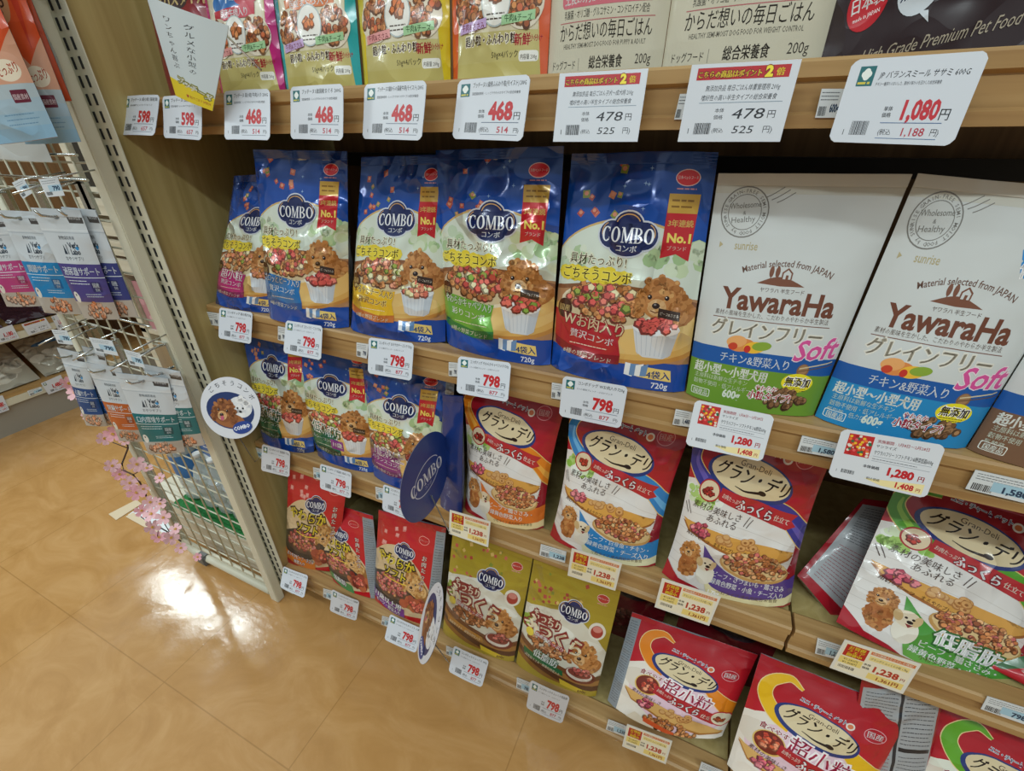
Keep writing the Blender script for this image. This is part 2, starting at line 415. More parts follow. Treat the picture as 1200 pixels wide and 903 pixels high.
        s.blobs(cx - r * .84, cy - r * .38, r * .22, r * .62, 36, (fur[2], fur[5], fur[0], fur[4]), r * .12, seed + 2)
        s.ell(cx - r * .12, cy - r * .42, r * .40, r * .40, '#dcae78'); s.blobs(cx - r * .12, cy - r * .46, r * .34, r * .34, 26, ('#dfb37e', '#d3a168', '#e6c092'), r * .1, seed + 3)
        s.ell(cx - r * .17, cy - r * .34, r * .17, r * .14, '#2c1c18'); s.ell(cx - r * .21, cy - r * .29, r * .06, r * .04, '#8d8684')
        s.line([(cx - r * .4, cy - r * .58), (cx - r * .16, cy - r * .66), (cx + r * .1, cy - r * .56)], r * .05, '#6d3d22')
        for q in (-.48, .26):
            s.ell(cx + r * q, cy + r * .04, r * .10, r * .11, '#2a1712'); s.ell(cx + r * (q - .03), cy + r * .075, r * .03, r * .03, '#f4ece4')
        return s
    # hand-drawn roman capitals for the cloud badge
    def roman(s, word, cx, cy, h, col, outline=None, sx=0.92, slant=0.0):
        adv = {'C': .80, 'O': .86, 'M': 1.06, 'B': .76}; tot = sum(adv[c] for c in word) * h * sx
        def E(rx, ry, t): return (rx * math.cos(t), ry * math.sin(t))
        for cc, g in ([(outline, .05)] if outline else []) + [(col, 0.0)]:
            s.layer += 1; x0 = cx - tot / 2
            for ch in word:
                def put(pts): s.add([(x0 + (q[0] + q[1] * slant) * h * sx, cy + (q[1] - .5) * h) for q in pts], [tuple(range(len(pts)))], cc)
                def arcb(ox, oy, rx, ry, ix, iy, a0, a1, n=18):
                    T = [math.radians(a0 + (a1 - a0) * k / n) for k in range(n + 1)]
                    for a, b in zip(T, T[1:]):
                        p = [(ox + rx * math.cos(a), oy + ry * math.sin(a)), (ox + rx * math.cos(b), oy + ry * math.sin(b)), (ox + ix * math.cos(b), oy + iy * math.sin(b)), (ox + ix * math.cos(a), oy + iy * math.sin(a))]
                        put(p)
                def R(a, b, c, d): put([(a - g, b - g), (c + g, b - g), (c + g, d + g), (a - g, d + g)])
                if ch == 'O': arcb(.42, .5, .39 + g, .5 + g, .20 - g, .43 - g, 0, 360, 26)
                if ch == 'C': arcb(.42, .5, .38 + g, .5 + g, .20 - g, .43 - g, 48, 312, 22); R(.64, .66, .685, .95); R(.64, .10, .685, .30)
                if ch == 'B':
                    R(.10, 0, .26, 1); R(.03, 0, .32, .05); R(.03, .95, .32, 1)
                    arcb(.30, .745, .33 + g, .255 + g, .18 - g, .20 - g, -90, 90, 12); arcb(.30, .26, .39 + g, .26 + g, .22 - g, .20 - g, -90, 90, 12)
                    R(.24, .49, .34, .53); R(.24, 0, .34, .05); R(.24, .95, .34, 1)
                if ch == 'M':
                    R(.13, 0, .19, 1); R(.80, 0, .95, 1); R(.03, 0, .30, .05); R(.72, 0, 1.02, .05); R(.03, .95, .25, 1); R(.80, .95, 1.02, 1)
                    put([(.10 - g, 1), (.28 + g, 1), (.60 + g, .06), (.50, 0), (.44 - g, .06)]); put([(.47, 0), (.56 + g, 0), (.86, .98), (.78 - g, .98)])
                x0 += adv[ch] * h * sx
        return s
    def combo_badge(s, cx, cy, w_, rot=0):
        """navy cloud badge with the roman word and its reading below"""
        k = w_ / 60.0
        for dx, cc in ((1.6, '#d6dbe8'), (0.0, '#1d2a5e')):
            s.layer += 1
            for (x, y, rx, ry) in ((0, 9, 15, 13), (-17, 0, 13, 13), (17, 0, 13, 13), (0, -2, 24, 13), (0, -12, 17, 8)):
                t = np.linspace(0, 2 * PI, 22, endpoint=False)
                s.add(np.stack([cx + k * (x + (rx + dx) * np.cos(t)), cy + k * (y + (ry + dx) * np.sin(t))], 1), [tuple(range(22))], cc)
        s.ring(cx, cy + k * 9, 12.5 * k, 10.5 * k, 1.1 * k, '#d9a86a', 25, 165); s.ring(cx - 19 * k, cy + 2 * k, 8 * k, 9 * k, 0.9 * k, '#d9a86a', 110, 200); s.ring(cx + 19 * k, cy + 2 * k, 8 * k, 9 * k, 0.9 * k, '#d9a86a', -20, 70)
        s.roman('COMBO', cx, cy, 14.5 * k, '#f2f4fa', None, 0.86)
        s.text('コンボ', cx, cy - 15.5 * k, 7.4 * k, '#f2f4fa', 0.03, big=False)
        return s
    # ---------------------------------------------------------------- cut to the film's grid
    def soup(s, nu, nv, cutall=False):
        key = (nu, nv, cutall)
        if getattr(s, '_s', None) and s._s[0] == key: return s._s[1]
        V = np.concatenate(s.V) if s.V else np.zeros((0, 2)); V = V / np.array([s.W, s.H])
        out = []
        bm = bmesh.new(); li = bm.faces.layers.int.new('i')
        Vb = []
        for i, f in enumerate(s.F):
            p = V[list(f)]
            if p[:, 0].max() <= 0 or p[:, 0].min() >= 1 or p[:, 1].max() <= 0 or p[:, 1].min() >= 1: continue
            inside = p.min() >= 0 and p.max() <= 1
            if not s.B[i] and not cutall and inside: out.append((p, i)); continue
            try:
                fc = bm.faces.new([bm.verts.new((q[0], q[1], 0)) for q in p]); fc[li] = i
            except ValueError: pass
        big = [f for f in bm.faces if len(f.verts) > 4]
        if big: bmesh.ops.triangulate(bm, faces=big)
        cuts = [((k / nu, 0, 0), (1, 0, 0)) for k in range(nu + 1)] + [((0, k / nv, 0), (0, 1, 0)) for k in range(nv + 1)]
        cuts += [((k / nu, 0, 0), Vector((nu, -nv, 0)).normalized()) for k in range(-nv + 1, nu)]
        for c, no in cuts:
            if True:
                bmesh.ops.bisect_plane(bm, geom=bm.faces[:] + bm.edges[:] + bm.verts[:], dist=1e-7, plane_co=c, plane_no=no)
        for f in bm.faces:
            p = np.array([(q.co.x, q.co.y) for q in f.verts]); m_ = p.mean(0)
            if m_[0] < 0 or m_[0] > 1 or m_[1] < 0 or m_[1] > 1: continue
            out.append((p, f[li]))
        bm.free()
        cnt = np.array([len(p) for p, _ in out], int); uv = np.concatenate([p for p, _ in out]) if out else np.zeros((0, 2))
        if len(out):
            x = uv; st = np.concatenate([[0], np.cumsum(cnt)[:-1]])
            # make every face wind the same way
            nxt = np.arange(len(uv)) + 1; nxt[st + cnt - 1] = st
            cr = x[:, 0] * x[nxt, 1] - x[nxt, 0] * x[:, 1]; A = np.add.reduceat(cr, st)
            for a, n, sgn in zip(st, cnt, A):
                if sgn < 0: uv[a:a + n] = uv[a:a + n][::-1]
        ids = np.array([i for _, i in out], int)
        c = np.array(s.C)[ids] if len(out) else np.zeros((0, 4)); L = np.array(s.L)[ids] if len(out) else np.zeros(0)
        # a shape lies one film higher than whatever it overlaps
        low, hi, keys = {}, {}, []
        for i, f in enumerate(s.F):
            g = s.L[i]; p = V[list(f)]
            if g not in low: low[g] = p.min(0); hi[g] = p.max(0); keys.append(g)
            else: low[g] = np.minimum(low[g], p.min(0)); hi[g] = np.maximum(hi[g], p.max(0))
        keys.sort(); lv = {}
        A0 = np.array([low[g] for g in keys]); A1 = np.array([hi[g] for g in keys]); LV = np.zeros(len(keys))
        for k, g in enumerate(keys):
            o = (A0[:k, 0] < A1[k, 0]) & (A1[:k, 0] > A0[k, 0]) & (A0[:k, 1] < A1[k, 1]) & (A1[:k, 1] > A0[k, 1])
            LV[k] = (LV[:k][o].max() if o.any() else 0) + 1; lv[g] = LV[k]
        lev = np.array([lv[g] for g in L])
        res = (np.clip(uv, 0, 1), cnt, np.repeat(c, cnt, 0) if len(out) else c, np.repeat(lev, cnt) if len(out) else L)
        s._s = (key, res); return res

def mesh_from(name, V, cnt, idx, colr, N=None):
    me = bpy.data.meshes.new(name); nl = len(idx); nf = len(cnt)
    me.vertices.add(len(V)); me.vertices.foreach_set('co', np.asarray(V, np.float32).ravel())
    me.loops.add(nl); me.loops.foreach_set('vertex_index', np.asarray(idx, np.int32))
    me.polygons.add(nf); st = np.concatenate([[0], np.cumsum(cnt)[:-1]]).astype(np.int32)
    me.polygons.foreach_set('loop_start', st); me.polygons.foreach_set('use_smooth', np.ones(nf, bool))
    a = me.attributes.new('col', 'FLOAT_COLOR', 'POINT'); a.data.foreach_set('color', np.asarray(colr, np.float32).ravel())
    me.update(calc_edges=True); me.validate()
    if N is not None and len(N) == len(me.vertices): me.normals_split_custom_set_from_vertices([tuple(n) for n in N])
    return me

def grid_normals(P):
    du = np.gradient(P, axis=1); dv = np.gradient(P, axis=0); n = np.cross(du, dv)
    return n / (np.linalg.norm(n, axis=2, keepdims=True) + 1e-12)

def laid(name, P, art, m, parent=None, cutall=False, eps=0.00003, flip=False, base=None):
    """one film or card surface: grid P[(nv+1),(nu+1),3] with its print laid on it, ONE mesh"""
    nv, nu = P.shape[0] - 1, P.shape[1] - 1
    N = grid_normals(P); N = -N if flip else N
    V = [P.reshape(-1, 3)]; NN = [N.reshape(-1, 3)]; q = []
    for j in range(nv):
        for i in range(nu):
            a = j * (nu + 1) + i; 
            for f in ((a, a + 1, a + nu + 2), (a, a + nu + 2, a + nu + 1)): q.append(f[::-1] if flip else f)
    cnt = [3] * len(q); idx = list(np.array(q).ravel()); colr = [np.tile(np.array(hexc(base or (art.base if art else '#cccccc'))), (P.shape[0] * P.shape[1], 1))]
    if art is not None:
        uv, c2, cc, lev = art.soup(nu, nv, cutall)
        if len(uv):
            x = uv[:, 0] * nu; y = uv[:, 1] * nv; i = np.clip(x.astype(int), 0, nu - 1); j = np.clip(y.astype(int), 0, nv - 1)
            # vertices on a cell border belong to their own face's cell
            st = np.concatenate([[0], np.cumsum(c2)[:-1]]); fid = np.repeat(np.arange(len(c2)), c2)
            mx = np.add.reduceat(x, st) / c2; my = np.add.reduceat(y, st) / c2
            span = np.maximum.reduceat(x, st) - np.minimum.reduceat(x, st)
            i = np.where(np.abs(x - np.round(x)) < 1e-4, np.clip(np.floor(mx)[fid].astype(int), 0, nu - 1), i); j = np.where(np.abs(y - np.round(y)) < 1e-4, np.clip(np.floor(my)[fid].astype(int), 0, nv - 1), j)
            i = np.where((x - i < -1e-3) | (x - i > 1.001), np.clip(x.astype(int), 0, nu - 1), i); j = np.where((y - j < -1e-3) | (y - j > 1.001), np.clip(y.astype(int), 0, nv - 1), j)
            s, t = (x - i)[:, None], (y - j)[:, None]
            def bl(G):
                a, b, c, d = G[j, i], G[j, i + 1], G[j + 1, i], G[j + 1, i + 1]
                return np.where(s >= t, a + (b - a) * s + (d - b) * t, a + (c - a) * t + (d - c) * s)
            p, n = bl(P), bl(N); n /= np.linalg.norm(n, axis=1, keepdims=True) + 1e-12
            p = p + n * (0.00006 + eps * lev)[:, None]
            k = np.arange(len(p)) + len(V[0])
            if flip:
                for a, b in zip(st, c2): k[a:a + b] = k[a:a + b][::-1]
            V.append(p); NN.append(n); colr.append(cc); idx = np.concatenate([idx, k]); cnt = np.concatenate([cnt, c2])
    me = mesh_from(name, np.concatenate(V), np.asarray(cnt, int), idx, np.concatenate(colr), np.concatenate(NN))
    return link(name, me, parent, m)

# ------------------------------------------------------------------ pouches
def bilerp(c, nu, nv):
    TL, TR, BR, BL = [np.asarray(q, float) for q in c]
    u = np.linspace(0, 1, nu + 1)[None, :, None]; v = np.linspace(0, 1, nv + 1)[:, None, None]
    return BL * (1 - u) * (1 - v) + BR * u * (1 - v) + TL * (1 - u) * v + TR * u * v

def pouch(name, label, cat, group, corners, art, m=FOIL, thick=0.06, base=0.8, nu=16, nv=22, crumple=0.004, seed=1, back=None, seal=None,
          seal_h=0.055, top_wave=0.0, gus=0.10, side_in=0.0, zmin=None, roundness=0.45, backf=0.75):
    """filled film pouch: printed front, plain back, crimped top strip, tucked bottom; corners TL, TR, BR, BL of the front in the world"""
    S = bilerp(corners, nu, nv)
    TL, TR, BR, BL = [np.asarray(q, float) for q in corners]
    n = unit(np.cross(BR - BL, (TL + TR - BL - BR) / 2))
    upv = unit((TL + TR - BL - BR) / 2); H = np.linalg.norm((TL + TR - BL - BR) / 2); W = np.linalg.norm(BR - BL)
    u = np.linspace(0, 1, nu + 1)[None, :]; v = np.linspace(0, 1, nv + 1)[:, None]
    pv = base + (1 - base) * np.sin(np.clip(v / 0.45, 0, 1) * PI / 2)
    pv = pv * np.clip((1 - seal_h - v) / 0.62, 0, 1) ** 0.75
    pu = np.sin(PI * u) ** roundness
    D = thick * pv * pu
    rg = random.Random(seed); o = rg.uniform(0, 50)
    C1 = np.zeros((nv + 1, nu + 1))
    for j in range(nv + 1):
        for i in range(nu + 1):
            a, b = i / nu * W / 0.06, j / nv * H / 0.06
            k = mnoise.noise((a * 1.1 + b * .35 + o, b * 0.8, o)); k2 = 1 - abs(mnoise.noise((a * 1.7 - b * .9, b * 1.3 + a * .5, o + 7.3))) * 2.2
            C1[j, i] = (k * 0.9 + k2 * 0.55)
    edge = np.sin(PI * np.clip(u, 0.0, 1)) ** 0.5 * np.clip(v * 6, 0.15, 1)
    C1 = C1 * crumple * edge * (0.55 + 0.75 * v)
    wave = top_wave * np.sin(2 * PI * (u * 0.9 + 0.15 + 0.1 * seed)) * v ** 2
    front = S + n * (D * 0.30 + C1 + wave)[..., None]
    # bottom tucks in and bows down a little, sides draw in where the bag is full
    bow = -gus * W * 0.22 * np.sin(PI * u) * np.clip(1 - v / 0.16, 0, 1) ** 2
    front = front + upv * bow[..., None]
    sidev = unit(BR - BL)
    pull = side_in * W * (0.5 - u) * 2 * np.sin(PI * np.clip(v, 0, 1)) ** 0.8 * np.abs(0.5 - u) * 2
    front = front + sidev * pull[..., None]
    bk = S - n * (D * backf - wave + 0.0008)[..., None] + upv * bow[..., None] * 0.3 + sidev * pull[..., None]
    if zmin is not None:
        for G in (front, bk): G[..., 2] = np.maximum(G[..., 2], zmin)
    base_p = (BL + BR) / 2 - n * thick * 0.1
    root = empty(name, tuple(base_p)); tag(root, label, cat, group)
    f_ = laid('front_panel', front, art, m, root, cutall=True)
    # back panel with the tucked bottom between both sheets
    bottom = np.stack([bk[0], front[0]]); midp = (bk[0] + front[0]) / 2 + upv * (gus * W * 0.12 * np.sin(PI * u[0]))[:, None]
    Vb = np.concatenate([bk.reshape(-1, 3), midp, front[0]]); nb = (nu + 1) * (nv + 1)
    q = []
    for j in range(nv):
        for i in range(nu):
            a = j * (nu + 1) + i; q.append((a + nu + 1, a + nu + 2, a + 1, a))
    for i in range(nu):
        q.append((i, i + 1, nb + i + 1, nb + i)); q.append((nb + i, nb + i + 1, nb + nu + 1 + i + 1, nb + nu + 1 + i))
    bc = back or '#b9bcc0'
    cb = np.tile(np.array(hexc(bc)), (len(Vb), 1)); cb[nb:] = hexc(art.base if art else bc)
    me = mesh_from('back_panel', Vb, np.full(len(q), 4), np.array(q).ravel(), cb)
    link('back_panel', me, root, m)
    if seal:
        js = nv - max(1, int(round(seal_h * nv))); rows = front[js:]; ns = 9
        bm = bmesh.new(); cols = (rows.shape[1])
        t0 = np.linspace(0, 1, ns)
        def rowp(t):
            x = t * (rows.shape[0] - 1); j0 = min(int(x), rows.shape[0] - 2); return rows[j0] * (1 - (x - j0)) + rows[j0 + 1] * (x - j0)
        G = np.stack([rowp(t) + n * (0.0009 + 0.0004 * (k % 2)) for k, t in enumerate(t0)])
        sm = laid('top_seal', G, None, m, root, base=seal)
    return root

def quad_on_shelf(px, zs, lean=6.0, top=None, h=None, dy=0.0, off=0.002):
    """front panel of a bag standing on a shelf: its bottom corners meet the shelf, its top leans back by that many degrees.
       px = TL, TR, BR, BL seen corners; or h = real height with only BR, BL given"""
    BR, BL = at_z(px[-2][0], px[-2][1], zs + off), at_z(px[-1][0], px[-1][1], zs + off)
    ex = unit(BR - BL); fw = np.array([-ex[1], ex[0], 0.0]); t = math.radians(lean)
    upv = np.array([0, 0, 1.0]) * math.cos(t) + fw * math.sin(t); n = np.cross(ex, upv)
    if h is not None: return [BL + upv * h, BR + upv * h, BR, BL]
    return [at_plane(px[0][0], px[0][1], BL, n), at_plane(px[1][0], px[1][1], BL, n), BR, BL]
def quad_plane(px, p0, az, lean):
    """four seen corners on a plane through p0 that faces compass direction az (0 = towards the aisle, + = to the right), leaning back"""
    a = math.radians(az); t = math.radians(lean); h = np.array([math.sin(a), -math.cos(a), 0]); n = h * math.cos(t) + np.array([0, 0, 1]) * math.sin(t)
    return [at_plane(q[0], q[1], np.asarray(p0, float), n) for q in px]
# ================================================================== PRINT DESIGNS
KIB = ('#b5794a', '#a4683c', '#c48a58', '#8f5a34', '#bb8455')
MEAT = ('#c9605a', '#b84a48', '#d77a6c', '#c4554f')
GREENS = ('#7f9a3c', '#94ad4a')
def maker_oval(a, x, y, k, col='#d8202c'):
    a.ell(x, y, 15 * k, 10 * k, '#f0c8c4'); a.ell(x, y, 14 * k, 9 * k, col)
    a.text('日本ペットフード', x, y - 1.6 * k, 4.6 * k, '#ffffff', 0.02, maxw=25 * k); a.paras(x - 12 * k, y - 15 * k, x + 12 * k, y - 11 * k, 1, '#d8909a', 1.6 * k)

def combo(panel, dark, lines, seed, dogs=True, mix=MEAT, extra=None, tone='#134aa6', topc='#1a5aa8'):
    a = Art(190, 300, tone); rg = random.Random(seed)
    a.grad(0, 190, 190, 300, '#1654b6', '#10408f', 10)
    for i in range(11):
        x, y = 22 + rg.uniform(0, 62), rg.uniform(205, 288); s = rg.uniform(4.5, 7); t = rg.uniform(0, 6)
        c = rg.choice(('#cf6f55', '#b9544a', '#d98f66', '#8d9a48', '#c8604e'))
        a.poly([(x + s * math.cos(t + k * PI / 2), y + s * math.sin(t + k * PI / 2)) for k in range(4)], c); a.ell(x, y + 1, s * .5, s * .45, '#e39a80', 0, 6)
    for i in range(5):
        x, y = rg.uniform(80, 150), rg.uniform(235, 290); a.poly([(x - 3, y), (x, y - .6), (x + 3, y), (x, y + .6)], '#9fc4ee'); a.poly([(x, y - 3), (x + .6, y), (x, y + 3), (x - .6, y)], '#9fc4ee')
    # pale garden scene under an arch
    t = np.linspace(0, PI, 26); arch = [(95 + 104 * math.cos(q), 150 + 70 * math.sin(q)) for q in t]
    a.poly([(q[0], q[1] + 3) for q in arch] + [(-9, 90), (199, 90)][::1], '#d9b676'); a.poly(arch + [(-9, 60), (199, 60)], '#dfe9dc')
    a.blobs(160, 178, 34, 22, 26, ('#bcd6a4', '#cfe0b8', '#a9c894', '#dbe8cc'), 9, seed); a.blobs(26, 170, 24, 18, 18, ('#c9dcc0', '#b7d0a6', '#e3ecd8'), 9, seed + 1)
    a.poly([(0, 40), (190, 40), (190, 128), (120, 138), (60, 140), (0, 128)], '#b98a62'); a.poly([(0, 122), (70, 136), (150, 132), (190, 118), (190, 124), (150, 138), (70, 142), (0, 128)], '#8d5c3c')
    # round wooden board
    a.ell(98, 78, 112, 46, '#c98f48'); a.ell(98, 82, 108, 44, '#e2b566'); a.ell(98, 86, 100, 40, '#ecc67c')
    # feeding bowl with heap
    a.ell(76, 108, 66, 30, '#efe2c6'); a.ell(76, 110, 61, 27, '#d9c6a0')
    a.bits(76, 116, 56, 25, 120, KIB + ('#caa06a',) + tuple(mix[:1]), 6.2, seed + 4, round_=True); a.bits(76, 120, 44, 18, 26, mix + ('#8f9d48', '#e8d8b0'), 7.5, seed + 9)
    a.poodle(147, 128, 28, seed)
    # white ramekin
    a.poly([(117, 88), (124, 52), (133, 46), (158, 46), (167, 52), (174, 88)], '#dfe4ea'); a.poly([(160, 88), (156, 46), (167, 52), (174, 88)], '#c8d0da')
    for k in range(8): a.line([(121 + k * 7, 84), (126 + k * 5.4, 49)], .8, '#c3ccd8')
    a.ell(145.5, 88, 29, 10.5, '#f3f5f7'); a.bits(145.5, 92, 25, 11, 30, mix, 7, seed + 2)
    a.poly([(146, 104), (172, 100), (172, 112), (146, 116)], '#3a2820'); a.text('ビーフ&ささみ', 159, 106, 5, '#f4e8d8', 0.02, rot=-8, maxw=23)
    # flavour panel
    a.poly([(0, 94), (30, 92), (96, 84), (106, 86), (100, 64), (104, 42), (70, 38), (30, 44), (4, 54)], panel)
    a.poly([(4, 55), (30, 45), (70, 39), (104, 43), (103, 30), (66, 26), (28, 32), (6, 42)], dark)
    a.text('8種の野菜ブレンド', 56, 30.5, 8.5, '#fbf3dc', 0.015, rot=-3, maxw=74, shear=.1)
    a.ell(17, 97, 12, 14, '#4a2818'); a.text('国産', 17, 94, 10, '#e8c884', 0.02, maxw=18)
    for (tx, x, y, sz, c, oc) in lines:
        a.text(tx, x + 3, y, sz, c, 0.028, [(oc, 0.07)] if oc else [], maxw=88, rot=-4)
    a.paras(30, 46, 92, 51, 1, '#f6e6cc', 1.2, seed)
    # headline
    a.blobs(58, 149, 48, 5, 46, ('#f4e04c', '#efd63a'), 8.5, seed + 20); a.poly([(12, 142), (104, 142), (108, 157), (10, 157)], '#f2dc44')
    a.text('具材たっぷり!', 58, 163, 15.5, '#5a3a1e', 0.012, [('#f8f6dc', 0.07)], rot=0, maxw=82)
    a.text('ごちそうコンボ', 58, 142.5, 17, '#3c2614', 0.02, [('#f6e668', 0.06)], maxw=100)
    a.combo_badge(95, 203, 78)
    # award ribbon
    a.poly([(141, 250), (177, 250), (173, 176), (157, 184), (139, 178)], '#c6222c'); a.poly([(141, 254), (177, 254), (176, 232), (141, 232)], '#cfa545')
    a.paras(145, 236, 173, 250, 2, '#8a6420', 2.2, seed); a.text('3年連続', 158, 217, 9, '#f6d878', 0.03, maxw=30); a.text('No.1', 158, 198, 15, '#f8df6a', 0.04, maxw=32)
    a.text('ブランド', 157, 188.5, 6, '#f3e2d0', 0.02, maxw=26)
    maker_oval(a, 160, 272, 0.95)
    # pack count and weight
    a.poly([(116, 34), (170, 30), (172, 14), (118, 18)], '#f1d47c')
    for k in range(4): a.poly([(112 + k * 7, 35 - k), (124 + k * 6, 34 + k), (122 + k * 6, 16 + k), (111 + k * 7, 18)], '#6a94c6' if k % 2 else '#f4f8fc')
    a.text('4袋入', 155, 17.5, 12, '#24509a', 0.03, maxw=32)
    a.text('720g', 158, 3.5, 11, '#e8eefa', 0.015, maxw=30)
    if extra: extra(a)
    return a

def combo_blue_band(a): pass
A_COMBO = {
 'magenta': combo('#c22b7c', '#8e1c5c', [('超小粒', 58, 72, 24, '#ffffff', '#b01c6c'), ('贅沢コンボ', 58, 56, 13, '#ffffff', None)], 11, mix=('#d98a6c', '#b9794a', '#c98d5c')),
 'beef': combo('#2a7ac0', '#1b58a0', [('ゴロッとビーフ入り', 54, 76, 15, '#ffffff', '#1e5e9e'), ('贅沢コンボ', 54, 59, 13, '#ffffff', None)], 21),
 'cheese': combo('#efc02c', '#c8702c', [('まろやかチーズ入り', 54, 76, 15, '#7a3c14', '#fbeaa0'), ('贅沢コンボ', 54, 59, 13, '#7a3c14', '#f8e08a')], 31, mix=('#d98a70', '#c96c5a', '#ecd9a4')),
 'cabbage': combo('#6fae3c', '#2f7c3c', [('やわらかキャベツ入り', 54, 76, 15, '#ffffff', '#4c8c2c'), ('彩りコンボ', 54, 59, 13, '#ffffff', None)], 41, mix=('#c9584e', '#b6473f', '#7fa044', '#d0685c')),
 'meat': combo('#b8242e', '#8c1a22', [('Wお肉入り', 58, 74, 21, '#f6e2b8', '#8c1620'), ('贅沢コンボ', 58, 57, 13, '#ffffff', None)], 51),
 'lean': combo('#1f6a4c', '#17503a', [('低脂肪', 66, 82, 31, '#1f6a4c', '#ffffff'), ('ヘルシーコンボ', 60, 62, 13, '#ffffff', None)], 61),
 'lean11': combo('#1f6a4c', '#17503a', [('低脂肪', 66, 82, 31, '#1f6a4c', '#ffffff'), ('ヘルシーコンボ', 44, 62, 11, '#ffffff', None)], 71,
                 extra=lambda a: (a.rrect(78, 46, 116, 72, 3, '#8c3a92'), a.text('11歳', 97, 54, 15, '#ffffff', 0.04, maxw=32))),
 'senior': combo('#8a2c86', '#6a1f6c', [('11歳以上', 64, 76, 26, '#8a2c86', '#ffffff'), ('バランスコンボ', 58, 58, 13, '#ffffff', None)], 81),
}

def curve(pts, n=24):
    """smooth open curve through control points"""
    p = np.asarray(pts, float); t = np.linspace(0, len(p) - 1, n); out = []
    P = np.concatenate([[2 * p[0] - p[1]], p, [2 * p[-1] - p[-2]]])
    for q in t:
        i = min(int(q), len(p) - 2); f = q - i; a, b, c, d = P[i], P[i + 1], P[i + 2], P[i + 3]
        out.append(0.5 * (2 * b + (c - a) * f + (2 * a - 5 * b + 4 * c - d) * f * f + (3 * b - a - 3 * c + d) * f ** 3))
    return np.array(out)

def goldlogo(a, x, y, rx, ry, rot=-14, seed=0):
    a.ell(x, y, rx + 6, ry + 5, '#2b3a7c', rot, 36); a.ell(x + 1, y + 2, rx, ry, '#e6d3aa', rot, 36)
    r = math.radians(rot)
    a.text('グラン・デリ', x + 1, y - ry * .28, rx * .43, '#2a170e', 0.035, rot=rot, shear=.12, maxw=rx * 1.8)
    a.text('Gran-Deli', x + 2 + ry * .5 * -math.sin(r), y + ry * .52, rx * .19, '#4a3424', 0.0, rot=rot)
    c = curve([(x - rx * .32, y - ry * .42), (x - rx * .02, y - ry * .66), (x + rx * .34, y - ry * .72)]); a.line(c, np.linspace(1, 5, len(c)), '#2a170e')
    a.ell(x + rx * .36, y - ry * .70, 7, 4, '#2a170e', rot)
def corp(a, x, y, rot=-14, k=1.0):
    a.text('ユニ・チャーム ペット', x, y, 11 * k, '#1c2c64', 0.03, [('#e8ecf6', 0.09)], rot=rot, maxw=84 * k)
    a.ell(x + 50 * k, y - 8 * k, 8 * k, 8 * k, '#f0e4da'); a.ell(x + 50 * k, y - 8 * k, 5 * k, 5 * k, '#e07c4a')
def biscuits(a, x, y, k, seed):
    a.bits(x - 48 * k, y + 6 * k, 19 * k, 11 * k, 16, ('#c4606e', '#a84456', '#d07c84'), 7 * k, seed)
    rg = random.Random(seed)
    for i in range(8):
        X, Y = x + rg.uniform(-14, 14) * k, y + rg.uniform(-6, 8) * k; a.ell(X, Y, 7 * k, 6 * k, '#b98048', 0, 12); a.ell(X, Y + 1, 5.4 * k, 4.4 * k, '#d9a86c', 0, 12)
    for i in range(6):
        X, Y = x + (34 + rg.uniform(-12, 16)) * k, y + rg.uniform(-10, 6) * k; a.ell(X, Y, 8 * k, 7 * k, '#b87c42', 0, 14); a.ell(X, Y + 1, 6.6 * k, 5.4 * k, '#dba566', 0, 14); a.ell(X, Y, 2.6 * k, 2.2 * k, '#9a6230', 0, 10)
def twodogs(a, x, y, k, seed):
    a.ell(x + 2 * k, y - 20 * k, 17 * k, 26 * k, '#b06a38'); a.blobs(x + 2 * k, y - 20 * k, 16 * k, 24 * k, 40, ('#b9743e', '#a5602e', '#c8894e'), 4.5 * k, seed + 3)
    a.poodle(x, y + 12 * k, 17 * k, seed, body=False)
    a.ell(x + 36 * k, y - 28 * k, 16 * k, 22 * k, '#ece4d4'); a.ell(x + 34 * k, y - 8 * k, 16 * k, 15 * k, '#e9d9bd'); a.ell(x + 22 * k, y - 6 * k, 6 * k, 10 * k, '#cfae7c', 15); a.ell(x + 46 * k, y - 7 * k, 5 * k, 10 * k, '#d6b888', -15)
    a.ell(x + 32 * k, y - 6 * k, 2 * k, 2 * k, '#2a1a14'); a.ell(x + 41 * k, y - 6 * k, 2 * k, 2 * k, '#2a1a14'); a.ell(x + 38 * k, y - 12 * k, 4 * k, 3 * k, '#2a1a14'); a.poly([(x + 33 * k, y - 16 * k), (x + 43 * k, y - 16 * k), (x + 38 * k, y - 22 * k)], '#8c3434')

